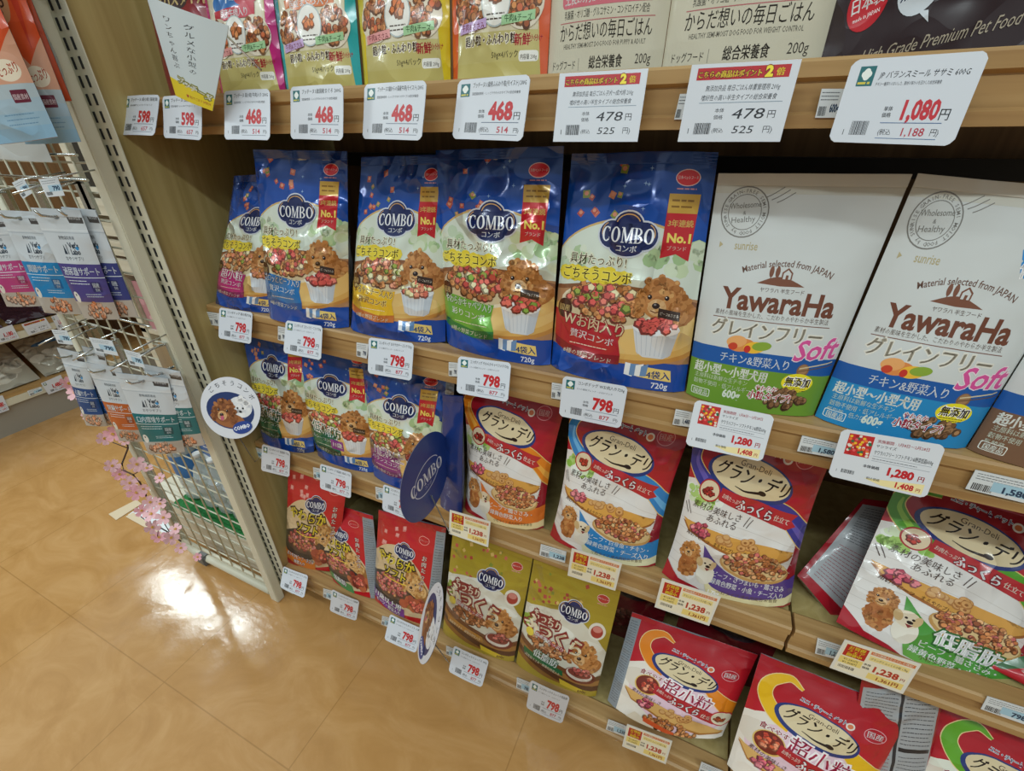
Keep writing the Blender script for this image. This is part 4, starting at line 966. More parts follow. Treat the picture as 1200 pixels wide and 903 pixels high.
def plain_dark(c1, c2, seed):
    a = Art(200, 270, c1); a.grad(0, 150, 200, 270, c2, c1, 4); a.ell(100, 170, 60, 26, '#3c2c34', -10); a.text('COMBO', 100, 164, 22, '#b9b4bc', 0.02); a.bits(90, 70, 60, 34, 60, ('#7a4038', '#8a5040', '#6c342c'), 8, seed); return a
def back_print(c='#aeb2b6', seed=1, red=True):
    a = Art(200, 280, c); 
    if red: a.rect(0, 0, 200, 22, '#a81c2a'); a.rect(0, 262, 200, 280, '#a81c2a'); a.rect(0, 0, 7, 280, '#a81c2a'); a.rect(193, 0, 200, 280, '#a81c2a')
    a.paras(16, 150, 92, 256, 15, '#54585e', 1.5, seed); a.paras(16, 30, 92, 138, 13, '#9a5058', 1.5, seed + 1)
    a.rect(98, 30, 106, 256, '#2c3038'); a.paras(112, 150, 186, 250, 12, '#4a4e54', 1.7, seed + 2); a.rect(110, 138, 188, 146, '#22262e'); a.paras(112, 34, 186, 132, 12, '#54585e', 1.5, seed + 3)
    return a
A_BACK = back_print()
A_GRAYSIDE = Art(60, 260, '#8f949a'); A_GRAYSIDE.paras(4, 6, 56, 254, 48, '#62676e', 1.3, 4)
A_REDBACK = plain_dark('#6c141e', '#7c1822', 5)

def with_side(a, side, w_, c='#8f969d'):
    """the same print with the film's plain printed flank beside it"""
    b = Art(a.W + w_, a.H, a.base); dx = w_ if side == 'left' else 0
    b.V = [v + np.array([dx, 0.0]) for v in a.V]; b.F = list(a.F); b.C = list(a.C); b.L = list(a.L); b.B = list(a.B); b.n = a.n; b.layer = a.layer + 2
    x0 = 0 if side == 'left' else a.W; b.rect(x0 - (30 if side == 'left' else 0), -20, x0 + w_ + (30 if side == 'right' else 0), a.H + 20, c)
    b.paras(x0 + 3, a.H * .04, x0 + w_ - 3, a.H * .93, 34, '#5f666d', 1.5, 3); return b
# ================================================================== BAGS ON THE SHELVES
Z1, Z2, Z3, Z4 = [SH[k][0] for k in (1, 2, 3, 4)]
G2 = 'bags on the second shelf'; G3 = 'bags on the third shelf'; G4 = 'bags on the lowest shelf'; G1 = 'pouches on the top shelf'
def bag(label, px, zs, art, lean=7, **kw):
    h = kw.pop('h', None); grp = kw.pop('group', None); nm = kw.pop('name', 'dog_food_bag')
    q = quad_on_shelf(px, zs, lean, h=h)
    return pouch(nm, label, 'pet food bag', grp, q, art, zmin=zs + 0.0015, **kw)
BL_ = '#1c56a8'
# second shelf: the blue bags
K = dict(group=G2, seal='#10408f', back='#a9adb4', thick=0.085, m=FOILB, crumple=0.0045)
bag('blue dog food bag with magenta panel, far left end of the second shelf', [(275, 206), (352, 202), (333, 366), (253, 353)], Z2, A_COMBO['magenta'], 8, seed=1, **K)
bag('blue dog food bag with blue beef panel, second from left on second shelf', [(297, 175), (407, 177), (409, 383), (316, 370)], Z2, A_COMBO['beef'], 6, seed=2, **K)
bag('blue dog food bag with yellow cheese panel, between the blue-panel and green-panel bags', [(424, 184), (524, 181), (522, 400), (411, 384)], Z2, A_COMBO['cheese'], 8, seed=3, **K)
bag('blue dog food bag with green cabbage panel, middle of the second shelf', [(511, 176), (661, 171), (645, 427), (524, 400)], Z2, A_COMBO['cabbage'], 6, seed=4, **K)
bag('blue dog food bag with red meat panel, beside the white bags', [(668, 179), (842, 178), (802, 458), (646, 427)], Z2, A_COMBO['meat'], 7, seed=5, top_wave=0.012, **K)
K = dict(group=G2, back='#c9cac6', thick=0.075, m=MATTE, crumple=0.0028, seal='#cfcec6', roundness=.5)
bag('white dog food bag with green lower band, right of the red-panel blue bag', [(842, 203), (1069, 204), (953, 486), (804, 460)], Z2, A_YAW['green'], 9, seed=6, **K)
bag('white dog food bag with bright blue lower band, right of the green-banded one', [(1076, 203), (1318, 226), (1131, 524), (955, 487)], Z2, A_YAW['blue'], 9, seed=7, **K)
bag('white dog food bag with brown lower band, cut off by the right picture edge', [(1322, 222), (1580, 250), (1330, 566), (1133, 525)], Z2, A_YAW['brown'], 9, seed=8, **K)

# third shelf
K = dict(group=G3, seal='#10408f', back='#9aa0a8', thick=0.08, m=FOILB, crumple=0.0045)
bag('blue low-fat dog food bag beside the round card, left end of third shelf', [(281, 376), (360, 381), (368, 529), (308, 514)], Z3, A_COMBO['lean'], 7, seed=9, **K)
bag('blue low-fat dog food bag with small purple 11 badge', [(341, 398), (436, 408), (443, 552), (372, 530)], Z3, A_COMBO['lean11'], 7, seed=10, **K)
bag('blue dog food bag with purple senior panel, left of the round blue card', [(424, 420), (534, 434), (522, 582), (437, 553)], Z3, with_side(A_COMBO['senior'], 'right', 16, '#8a9098'), 7, seed=11, **K)
bag('plain navy side of a dog food bag behind the round blue card', [(519, 462), (543, 464), (541, 603), (516, 590)], Z3, Art(90, 280, '#1b3576'), 3, seed=12, group=G3, seal='#1b3576', back='#1b3576', thick=0.03)
K = dict(group=G3, seal='#9c1b2a', back='#b4b6ba', thick=0.085, m=FOIL, crumple=0.004, side_in=.05)
bag('red gourmet dog food bag with orange ribbon, left one of the third shelf', [(541, 448), (665, 470), (637, 618), (545, 594)], Z3, A_GRAN['orange'], 9, seed=13, **K)
bag('red gourmet dog food bag with blue ribbon, between orange-ribbon and purple-ribbon bags', [(667, 474), (815, 496), (768, 662), (645, 626)], Z3, A_GRAN['blue'], 9, seed=14, **K)
bag('red gourmet dog food bag with purple ribbon, left of the bag seen from behind', [(813, 500), (984, 518), (926, 708), (776, 670)], Z3, A_GRAN['purple'], 9, seed=15, **K)
# the two that have slumped together at the right end
p_ = at_z(985, 735, Z3)
pouch('dog food bag'.replace(' ', '_'), 'red bag turned round, grey printed back showing, slumped behind the green-ribbon bag', 'pet food bag', G3,
      quad_plane([(1012, 584), (1135, 600), (1012, 764), (934, 674)], p_ + np.array([0, 0.05, 0.0]), 24, 30), A_BACK, FOIL, thick=0.06, crumple=0.005, seed=16, back='#8c1826', seal='#a01c2a', backf=.4)
pouch('dog_food_bag', 'red gourmet dog food bag with green ribbon, leaning at the right end of third shelf', 'pet food bag', G3,
      quad_plane([(1056, 556), (1262, 612), (1186, 812), (980, 728)], p_ + np.array([0, -0.012, 0.0]), 12, 30), A_GRAN['green'], FOIL, thick=0.085, crumple=0.004, seed=17, back='#9c1b2a', seal='#a81e2c', backf=.25)
pouch('dog_food_bag', 'flat red bag lying at the right picture edge on third shelf', 'pet food bag', G3,
      quad_plane([(1150, 776), (1290, 742), (1300, 850), (1196, 800)], at_z(1180, 800, Z3), 5, 52), Art(150, 90, '#b81c2a').up().text('国産', 46, 42, 17, '#f0d0cc', 0.03).rrect(8, 60, 60, 84, 4, '#3c6a44'), FOIL, thick=0.03, crumple=0.003, seed=18, back='#8c1826', backf=.2)

# lowest shelf
K = dict(group=G4, back='#8b949e', m=FOIL, crumple=0.0045, seal='#c01f2a')
bag('red soft dog food bag with orange oval, back left corner of lowest shelf', [(338, 543), (408, 556), (394, 668), (335, 655)], Z4, A_SOFT['orange'], 4, seed=20, thick=.05, **K)
def rear(label, x0, x1, y, h, art, seed, **kw):
    BL, BR = np.array([x0, y, Z4 + .002]), np.array([x1, y, Z4 + .002]); up_ = np.array([0, .06, 1.0]) * h
    return pouch('dog_food_bag', label, 'pet food bag', G4, [BL + up_, BR + up_, BR, BL], art, FOIL, thick=.05, seed=seed, zmin=Z4 + .0015, crumple=.004, **kw)
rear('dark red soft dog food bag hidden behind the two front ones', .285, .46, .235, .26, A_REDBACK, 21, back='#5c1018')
bag('red soft dog food bag with green low-fat panel, tilted at the shelf front', [(360, 581), (437, 604), (447, 700), (390, 676)], Z4, with_side(A_SOFT['green'], 'right', 34), 16, seed=22, thick=.075, **K)
bag('red soft dog food bag with purple senior panel, left of the edge-on round card', [(444, 597), (523, 618), (512, 733), (438, 697)], Z4, with_side(A_SOFT['purple'], 'right', 26), 12, seed=23, thick=.075, **K)
K = dict(group=G4, back='#8f959b', m=FOIL, crumple=0.003, seal='#a8922c', thick=.05)
bag('gold dog food bag, plain variety, left one of the two gold bags', [(531, 620), (625, 651), (602, 774), (519, 739)], Z4, A_GOLD['plain'], 6, seed=24, **K)
bag('gold dog food bag with green low-fat panel, right one of the two gold bags', [(626, 653), (728, 690), (698, 815), (605, 776)], Z4, A_GOLD['lean'], 6, seed=25, **K)
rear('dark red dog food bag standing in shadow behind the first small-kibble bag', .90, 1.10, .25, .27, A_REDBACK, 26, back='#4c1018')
K = dict(group=G4, back='#9a9fa4', m=FOIL, crumple=0.005, seal='#b41c2a', gus=.25)
p_ = at_z(760, 850, Z4)
def lean_bag(label, px, foot, art, az, lean, seed, **kw):
    return pouch('dog_food_bag', label, 'pet food bag', G4, quad_plane(px, at_z(foot[0], foot[1], Z4) + np.array([0, 0.0, 0.012]), az, lean), art, FOIL, crumple=0.005, seed=seed, back='#9a9fa4', seal='#b41c2a', gus=.3, zmin=Z4 + .0015, **kw)
lean_bag('red small-kibble dog food bag with orange ribbon, left one of the slumped three', [(741, 717), (888, 767), (846, 862), (712, 820)], (775, 850), with_side(A_SMALL['orange'], 'left', 22), 4, 26, 27, thick=.085, backf=.5)
lean_bag('red small-kibble dog food bag with yellow ribbon, middle one of the slumped three', [(892, 765), (1068, 834), (1006, 950), (852, 895)], (925, 930), A_SMALL['yellow'], 4, 26, 28, thick=.09, backf=.5)
lean_bag('red small-kibble dog food bag with green leaves, lower right picture corner', [(1108, 820), (1300, 892), (1220, 1020), (1056, 950)], (1125, 985), A_SMALL['green'], 4, 26, 29, thick=.09, backf=.5)
bag('red bag with grey printed side, between the yellow-ribbon and green-leaf bags', [(1010, 795), (1110, 800), (1075, 950), (985, 925)], Z4, A_BACK, 14, group=G4, back='#7c1822', m=FOIL, thick=.05, seed=30)
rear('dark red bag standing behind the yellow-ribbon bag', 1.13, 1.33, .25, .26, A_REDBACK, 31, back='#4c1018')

# top shelf: its board is at eye level, so bags are placed by their distance behind the rail
_qs = quad_on_shelf
def quad_on_shelf(px, zs, lean=6.0, top=None, h=None, dy=0.0, off=0.002):
    if h is None: return _qs(px, zs, lean)
    BR, BL = at_y(px[0][0], px[0][1], .132), at_y(px[1][0], px[1][1], .132); BR[2] = BL[2] = zs + off
    t = math.radians(lean); up_ = np.array([0, math.sin(t), math.cos(t)]) * h
    return [BL + up_, BR + up_, BR, BL]
K = dict(group=G1, m=FOIL, crumple=0.003, thick=.05, back='#c8bfa0', name='treat_pouch')
bag('dark red treat pouch half hidden behind the hanging paper sign', [(262, 106), (200, 112)], Z1, plain_dark('#8c2030', '#7c1826', 3).up().poodle(150, 50, 44, 7).text('ヨーロッパスタイル', 90, 150, 26, '#f0d89c', .04), 5, h=.225, seed=40, **K)
bag('gold treat pouch with magenta side strips', [(334, 102), (259, 106)], Z1, A_PUCHI['magenta'], 6, h=.225, seed=41, **K)
bag('gold treat pouch with teal side strips', [(424, 98), (335, 102)], Z1, A_PUCHI['teal'], 6, h=.225, seed=42, **K)
bag('gold treat pouch with yellow side strips', [(528, 93), (427, 97)], Z1, A_PUCHI['yellow'], 6, h=.225, seed=43, **K)
bag('gold treat pouch with orange side strips', [(641, 87), (531, 92)], Z1, A_PUCHI['orange'], 6, h=.225, seed=44, **K)
K = dict(group=G1, m=MATTE, crumple=0.002, thick=.05, back='#c8c2ae', name='treat_pouch')
bag('cream dog food pouch with pink bar', [(775, 80), (642, 86)], Z1, A_CREAM['pup'], 5, h=.24, seed=45, **K)
bag('cream dog food pouch with purple bar', [(962, 70), (776, 79)], Z1, A_CREAM['slim'], 5, h=.24, seed=46, **K)
K = dict(group=G1, m=FOIL, crumple=0.003, thick=.06, back='#2c2024', name='treat_pouch')
bag('dark brown dog food pouch with red and white seals, top right corner', [(1235, 54), (962, 69)], Z1, A_JP, 5, h=.24, seed=47, **K)
# ================================================================== PRICE CARDS
TEAL = '#1d6a70'
def logo(a, x, y, s):
    a.rect(x, y, x + s, y + s * 1.05, TEAL); a.ell(x + s / 2, y + s * .62, s * .24, s * .32, '#eef4f0'); a.ell(x + s / 2, y + s * .62, s * .32, s * .22, '#eef4f0')
    a.paras(x + s * .08, y + s * .06, x + s * .92, y + s * .26, 1, '#d8c84a', s * .12, 3)
def price798(name, sub='総合栄養食', price='798', tax='877', W=100, H=70):
    a = Art(W, H, '#d8dde6'); logo(a, 6, 50, 14)
    a.text(name, 24, 60, 6.6, '#22262c', 0.02, align='l', maxw=72); a.text(sub, 24, 51.5, 3.6, '#4a4e56', 0.0, align='l', maxw=66)
    a.text(price, 82, 23.5, 27, '#c4242c', 0.045, align='r', sx=.78, big=False); a.text('円', 84, 24, 9.5, '#2c3036', 0.02, align='l', big=False)
    a.text('本体', 45, 31, 4.6, '#2c3036', 0.02, align='r'); a.text('価格', 45, 25.5, 4.6, '#2c3036', 0.02, align='r')
    a.rect(42, 19.6, 92, 20.4, '#5a6a80'); a.text('(税込', 54, 9.5, 6.4, '#2c3036', 0.01, align='r'); a.text(tax, 72, 8.6, 9.6, '#b8384a', 0.02, sx=1.1, big=False, maxw=25); a.text('円)', 86, 9.5, 6, '#2c3036', 0.01, align='l', maxw=9)
    a.text('1', 9, 9, 6, '#3a3e46', 0.01); a.bars(18, 8, 36, 20); a.rect(42, 6, 92, 6.6, '#5a6a80')
    return a
def price478(name, sub):
    a = Art(110, 80, '#d9dee6'); a.rect(8, 64, 102, 76, '#bc2028')
    a.text('こちらの商品はポイント', 42, 66.5, 7.4, '#f4dc3c', 0.05, [('#7c1016', 0.12)], maxw=66); a.text('2', 82, 65.5, 14, '#f8e43c', 0.06, [('#7c1016', 0.12)]); a.text('倍', 93, 66.5, 8, '#f4dc3c', 0.05, maxw=9)
    a.text(name, 58, 53, 6.6, '#3c4048', 0.0, maxw=76, shear=.12); a.text(sub, 56, 43.5, 6.4, '#3c4048', 0.0, maxw=78, shear=.12); a.rect(16, 40.4, 102, 41, '#7c92a4')
    a.text('478', 70, 24, 15, '#2a2d34', 0.0, maxw=46, sx=1.5, shear=.15); a.text('円', 94, 25, 9, '#2a2d34', 0); a.text('本体', 40, 31, 5, '#3c4048', 0); a.text('価格', 40, 24, 5, '#3c4048', 0)
    a.text('(税込', 42, 10, 5.5, '#3c4048', 0, maxw=15); a.text('525', 68, 9, 11, '#2a2d34', 0, sx=1.4, maxw=32, shear=.15); a.text('円)', 94, 10, 8, '#3c4048', 0, maxw=12)
    a.text('1', 9, 9, 8, '#3c4048', 0); a.bars(16, 8, 34, 20, seed=3); return a
def price1280(name):
    a = Art(110, 66, '#dcdfe4'); a.rect(10, 34, 38, 62, '#c62c2c')
    rg = random.Random(5)
    for i in range(46): a.ell(10 + rg.uniform(2, 26), 34 + rg.uniform(2, 26), 2.0, 1.8, rg.choice(('#f0c030', '#e8e0d0', '#f08030', '#30704c', '#a81c20', '#e86060')), 0, 6)
    a.text('実施期間 : 1月8日〜2月28日', 42, 56, 4.8, '#c02834', 0.02, align='l', maxw=54); a.text('サンライズ', 42, 50, 4.4, '#2a2d34', 0.02, align='l')
    a.text(name, 42, 41, 6.4, '#22252c', 0.02, align='l', maxw=62); a.rect(42, 38, 104, 38.5, '#9aa0a8'); a.rect(42, 32, 104, 32.5, '#9aa0a8'); a.paras(42, 33.5, 90, 36.5, 1, '#6a6e76', .8)
    a.poly([(34, 14), (102, 20), (102, 3), (36, 3)] if False else [(40, 8), (104, 16), (104, 3), (60, 3)], '#f2e2a6')
    a.text('本体価格', 44, 22, 4.6, '#2a2d34', 0.03, maxw=22); a.text('1,280', 90, 18, 13.5, '#c4242c', 0.05, align='r', maxw=42, big=False); a.text('円', 98, 18.5, 7.5, '#c4242c', 0.03)
    a.text('税込価格', 50, 7.5, 3.8, '#2a2d34', 0.02, maxw=18); a.text('1,408', 94, 5, 9.5, '#c4242c', 0.04, align='r', maxw=32, big=False); a.text('円', 99, 5.5, 5, '#c4242c', 0.03)
    a.text('1', 7, 9, 5, '#3c4048', 0); a.bars(13, 9, 28, 14, seed=6); return a
def price1238():
    a = Art(100, 66, '#e6e3d8'); a.rect(4, 4, 96, 62, '#ead28c'); a.rect(4, 4, 96, 62, '#efe6cc'); a.rect(6, 36, 36, 60, '#b8241e')
    a.text('お買得', 21, 52, 7.6, '#f4dc3c', 0.05, maxw=27); a.text('フェア', 21, 44.5, 8, '#f4dc3c', 0.05, maxw=25); a.text('開催中', 21, 37.5, 7, '#f4dc3c', 0.05, maxw=26)
    a.rect(39, 54, 96, 60, '#d87a4c'); a.text('!表示価格よりさらにお買得!', 67, 55.3, 4.6, '#fbf3e0', 0.03, maxw=52); a.rect(40, 42, 92, 51, '#edd890'); a.text('グランデリ ふっくら小粒 1.7kg', 66, 44, 5, '#5a4a34', 0.02, maxw=48)
    a.rect(5, 20, 36, 34, '#ecd37c'); a.text('¥1,280円', 20, 28, 5.2, '#5a4a34', 0.02, maxw=26); a.text('¥1,408円', 20, 21.5, 5.2, '#5a4a34', 0.02, maxw=26)
    a.text('本体', 42, 30, 5, '#3a342c', 0.03); a.text('価格', 42, 23, 5, '#3a342c', 0.03)
    a.text('1,238', 84, 22, 16, '#b83a24', 0.045, align='r', maxw=37, big=False); a.text('円', 90, 23, 6.5, '#b83a24', 0.03); a.rect(48, 6, 95, 18, '#efd37c'); a.text('1,361円', 74, 8, 9.5, '#b8542c', 0.04, maxw=38, big=False)
    a.bars(8, 10, 30, 16, seed=8); return a
def price1080():
    a = Art(140, 82, '#d9dfe8'); logo(a, 12, 56, 18)
    a.text('JP バランスミール ササミ 600G', 36, 63, 7.6, '#2a2d34', 0.01, align='l', maxw=92, shear=.12); a.text('チキン一番搾りのおいしさ、素材の味わいを活かした総合栄養食', 34, 56, 4, '#4a4e56', 0, align='l', maxw=70)
    a.text('1,080', 112, 24, 25, '#c8303c', 0.04, align='r', sx=.75, maxw=52, big=False); a.text('円', 119, 24, 12, '#2a2d34', 0.02); a.text('単体', 58, 32, 5, '#2a2d34', 0.02); a.text('価格', 58, 26, 5, '#2a2d34', 0.02)
    a.rect(54, 20, 120, 20.7, '#3c6a9c'); a.rect(54, 5, 120, 5.6, '#3c6a9c'); a.text('(税込', 62, 9, 6.5, '#2a2d34', 0); a.text('1,188', 92, 8, 11, '#b8384a', 0.01, sx=1.1, maxw=36, big=False); a.text('円)', 116, 9, 7.5, '#2a2d34', 0)
    a.text('1', 14, 8, 8, '#2a2d34', 0); a.bars(22, 8, 42, 22, seed=4); return a
def stick(price='1,238', blue=True):
    a = Art(60, 30, '#dfe6ea'); a.paras(4, 17, 50, 28, 3, '#5a626c', .9, 2); a.bars(4, 2, 24, 12, seed=5)
    if blue: a.rect(22, 5, 60, 19, '#a8d0e4')
    a.text(price, 44, 6, 12, '#1c3c5c', 0.04, maxw=30, big=False); return a

def fit_plane(px, p0):
    """tilt (pitch, yaw) of a card through p0 that makes its four seen corners a true rectangle"""
    best = None
    for yaw in np.radians(np.arange(-24, 25, 4)):
        for pit in np.radians(np.arange(-40, 61, 4)):
            n = np.array([math.sin(yaw) * math.cos(pit), -math.cos(yaw) * math.cos(pit), math.sin(pit)])
            q = [at_plane(u, v, p0, n) for u, v in px]; e = [q[(k + 1) % 4] - q[k] for k in range(4)]; l = [np.linalg.norm(x) for x in e]
            c = sum(abs(np.dot(unit(e[k]), unit(e[(k + 1) % 4]))) for k in range(4)) + abs(l[0] - l[2]) / l[0] + abs(l[1] - l[3]) / l[1] + 0.15 * abs(yaw) + 0.08 * abs(pit)
            if best is None or c < best[0]: best = (c, q, n)
    return best[1], best[2]
CLIPM = mat('clear_card_holder', '#e8eef2', 0.12, 0.0, 0.5, Transmission_Weight=0.85, IOR=1.15)
def price_card(label, px, art, row, group='price cards', bend=0.0, name='price_card', off=0.021, rad=0.05):
    zs, yf = SH[row]; cx = sum(p[0] for p in px) / 4; cy = sum(p[1] for p in px) / 4
    p0 = at_y(cx, cy, yf - off); q, n = fit_plane(px, p0)
    S = bilerp(q, 18, 13); u = np.linspace(0, 1, 19)[None, :]; v = np.linspace(0, 1, 14)[:, None]
    S = S + n * (bend * (np.sin(PI * u) * 0.6 + (1 - v) ** 2))[..., None]
    # rounded corners: draw the outermost grid corners in
    c = S.mean(axis=(0, 1))
    for (j, i) in ((0, 0), (0, 18), (13, 0), (13, 18)): S[j, i] = S[j, i] * (1 - rad) + c * rad
    root = empty(name, tuple(p0)); tag(root, label, 'price card', group)
    bk = S - n * 0.0006
    laid('card', S, art, CARD, root, eps=0.00004)
    cb = laid('card_back', bk, None, CARD, root, flip=True, base='#d8dade')
    # clear hinge holding the card to the shelf rail
    w_ = unit(q[1] - q[0]); mid = q[0] * .55 + q[1] * .45; mid2 = q[3] * .55 + q[2] * .45; up_ = unit(mid - mid2)
    a0 = mid - up_ * 0.022 - n * 0.002
    ends = np.array([a0[0], yf + 0.0045, min(zs - 0.020, a0[2] - 0.001)])
    hw = 0.012; m = MB()
    P = [a0 - w_ * hw, a0 + w_ * hw, a0 + w_ * hw - up_ * 0.012, a0 - w_ * hw - up_ * 0.012]
    R_ = [ends + np.array([-hw, 0, 0.006]), ends + np.array([hw, 0, 0.006]), ends + np.array([hw, 0, -0.006]), ends + np.array([-hw, 0, -0.006])]
    vs = [m.bm.verts.new(p) for p in P + R_]
    for f in ((3, 2, 1, 0), (4, 5, 6, 7), (0, 1, 5, 4), (1, 2, 6, 5), (2, 3, 7, 6), (3, 0, 4, 7)): m.bm.faces.new([vs[k] for k in f])
    m.build('holder', CLIPM, root)
    return root
def sticker(label, px, art, row):
    zs, yf = SH[row]; cx = sum(p[0] for p in px) / 4; cy = sum(p[1] for p in px) / 4
    p0 = at_y(cx, cy, yf - 0.001); q = [at_plane(u, v, p0, np.array([0, -1.0, 0])) for u, v in px]
    S = bilerp(q, 4, 3); S[..., 1] = yf - 0.0016
    root = empty('shelf_label', tuple(p0)); tag(root, label, 'shelf label', 'small shelf labels')
    laid('paper_slip', S, art, CARD, root, eps=0.00003)
    bk = S.copy(); bk[..., 1] = yf - 0.0009; laid('paper_back', bk, None, CARD, root, flip=True, base='#d0d4d6')
    return root
# top shelf rail
def quad4(*a): return [(a[0], a[1]), (a[2], a[3]), (a[4], a[5]), (a[6], a[7])]
P5 = lambda n, s='総合栄養食ウェットタイプのおいしさ': price798(n, s, '598', '657')
P4 = lambda n: price798(n, '国産鶏肉使用・しっとりやわらかタイプの総合栄養食', '468', '514')
price_card('leftmost 598 yen price card, by the side panel', quad4(145, 113, 187, 111, 183, 160, 142, 159), P5('プッチーヌ 超小粒 国産鶏'), 1, bend=.003)
price_card('598 yen price card partly under the hanging paper sign', quad4(190, 113, 236, 111, 238, 165, 194, 162), P5('プッチーヌ 国産牛'), 1, bend=.003)
price_card('468 yen price card under the magenta-striped pouch', quad4(262, 107, 316, 104, 318, 165, 265, 164), P4('プッチーヌ 超小粒 牛肉入り 200G'), 1, bend=.003)
price_card('468 yen price card under the teal-striped pouch', quad4(340, 102, 402, 98, 403, 165, 342, 163), P4('プッチーヌ1歳国産まぐろ 200G'), 1, bend=.002)
price_card('468 yen price card under the yellow-striped pouch', quad4(427, 99, 500, 94, 495, 165, 426, 163), P4('プッチーヌ7歳からの国産牛用(モイスト) 200G'), 1, bend=.002)
price_card('468 yen price card under the orange-striped pouch', quad4(537, 94, 622, 87, 613, 166, 531, 163), P4('プッチーヌ11歳用ふんわり粒(モイスト) 200G'), 1, bend=.002)
price_card('478 yen price card with red heading under the pink-bar cream pouch', quad4(656, 86, 760, 80, 747, 166, 648, 166), price478('無添加良品 毎日ごはん子犬〜成犬用 200g', '嗜好性の高い半生タイプの総合栄養食'), 1, rad=0.0)
price_card('478 yen price card with red heading under the purple-bar cream pouch', quad4(811, 76, 940, 69, 914, 166, 794, 166), price478('無添加良品 毎日ごはん体重管理用 200g', '嗜好性の高い半生タイプの総合栄養食'), 1, rad=0.0)
price_card('large 1,080 yen price card at the right end of top shelf', quad4(1000, 70, 1162, 59, 1116, 171, 970, 166), price1080(), 1, off=.026)
sticker('white shelf label left of the large 1,080 yen card', quad4(963, 104, 990, 104, 982, 138, 955, 138), stick('600g', False), 1)
sticker('white shelf label left of the purple-bar pouch price card', quad4(797, 110, 812, 110, 806, 140, 790, 140), stick('200g', False), 1)
# second shelf rail
C7 = lambda n, s='5つの素材ブレンド・小分けパック': price798(n, s)
price_card('798 yen price card below the magenta-panel blue bag', quad4(257, 360, 296, 366, 294, 403, 256, 396), C7('コンボドッグ 超小粒720g'), 2)
price_card('798 yen price card below the blue beef-panel bag', quad4(335, 375, 378, 382, 376, 422, 332, 413), C7('コンボドッグ ゴロっとビーフ入り720g'), 2)
price_card('798 yen price card below the yellow cheese-panel bag', quad4(432, 395, 485, 402, 482, 446, 431, 437), C7('コンボドッグ まろやかチーズ入り720g'), 2)
price_card('798 yen price card below the green cabbage-panel bag', quad4(537, 417, 599, 425, 595, 471, 535, 460), C7('コンボドッグ やわらかキャベツ入り720g'), 2)
price_card('798 yen price card below the red meat-panel bag', quad4(660, 440, 736, 453, 727, 502, 655, 487), C7('コンボドッグ Wお肉入り720g'), 2)
price_card('1,280 yen price card below the green-banded white bag', quad4(815, 468, 908, 487, 893, 541, 803, 521), price1280('ヤワラハフリー ソフトチキン&野菜600g'), 2)
price_card('1,280 yen price card below the blue-banded white bag', quad4(987, 502, 1109, 522, 1085, 584, 970, 557), price1280('ヤワラハフリー ソフトチキン&野菜低脂600g'), 2, off=.024)
for i, (q, p, l) in enumerate([((242, 365, 257, 367, 257, 382, 245, 380), '798', 'beside the magenta-panel bag price card'), ((326, 382, 336, 384, 334, 400, 326, 398), '798', 'beside the blue beef-panel bag price card'),
        ((418, 401, 432, 403, 430, 420, 418, 417), '798', 'beside the yellow cheese-panel bag price card'), ((526, 424, 537, 425, 536, 441, 526, 440), '798', 'beside the green cabbage-panel bag price card'),
        ((647, 448, 660, 450, 657, 468, 646, 466), '798', 'beside the red meat-panel bag price card'), ((792, 479, 812, 483, 808, 500, 788, 497), '1,480', 'beside the green-banded white bag price card'),
        ((940, 510, 985, 520, 977, 536, 934, 528), '1,580', 'left of the blue-banded white bag price card'), ((1143, 550, 1215, 566, 1205, 590, 1131, 572), '1,580', 'at right picture edge on second rail')]):
    sticker('small pale shelf label ' + l, quad4(*q), stick(p, i > 5), 2)
# third shelf rail
price_card('798 yen price card by the round dog card, third rail', quad4(307, 520, 340, 529, 339, 559, 306, 551), C7('コンボドッグ 低脂肪 720g'), 3)
price_card('798 yen price card below the low-fat bag with purple 11 badge', quad4(375, 543, 412, 554, 411, 584, 375, 572), C7('コンボドッグ 低脂肪11歳以上 720g'), 3)
price_card('798 yen price card partly behind the round blue card', quad4(449, 567, 487, 580, 486, 612, 448, 597), C7('コンボドッグ 11歳以上 720g'), 3)
P12 = price1238()
price_card('yellow 1,238 yen price card below the orange-ribbon bag', quad4(527, 597, 575, 611, 572, 641, 526, 625), P12, 3, rad=0.0)
price_card('yellow 1,238 yen price card below the blue-ribbon bag', quad4(670, 642, 729, 660, 721, 692, 665, 674), P12, 3, rad=0.0)
price_card('yellow 1,238 yen price card below the purple-ribbon bag', quad4(776, 677, 845, 699, 831, 733, 767, 711), P12, 3, rad=0.0)
price_card('yellow 1,238 yen price card below the leaning green-ribbon bag', quad4(990, 749, 1080, 778, 1058, 813, 972, 782), P12, 3, rad=0.0)
for i, (q, p, l) in enumerate([((295, 523, 307, 526, 307, 537, 297, 535), '798', 'beside the first third-rail price card'), ((367, 547, 376, 549, 376, 562, 368, 560), '798', 'beside the second third-rail price card'),
        ((440, 570, 449, 572, 449, 586, 441, 584), '798', 'beside the card behind the round blue disc'), ((634, 637, 664, 646, 662, 659, 632, 650), '1,238', 'left of the blue-ribbon bag price card'),
        ((958, 747, 992, 758, 984, 773, 955, 765), '1,238', 'left of the green-ribbon bag price card'), ((1157, 815, 1215, 833, 1206, 850, 1149, 830), '798', 'at the lower right picture edge')]):
    sticker('small pale blue shelf label ' + l, quad4(*q), stick(p), 3)
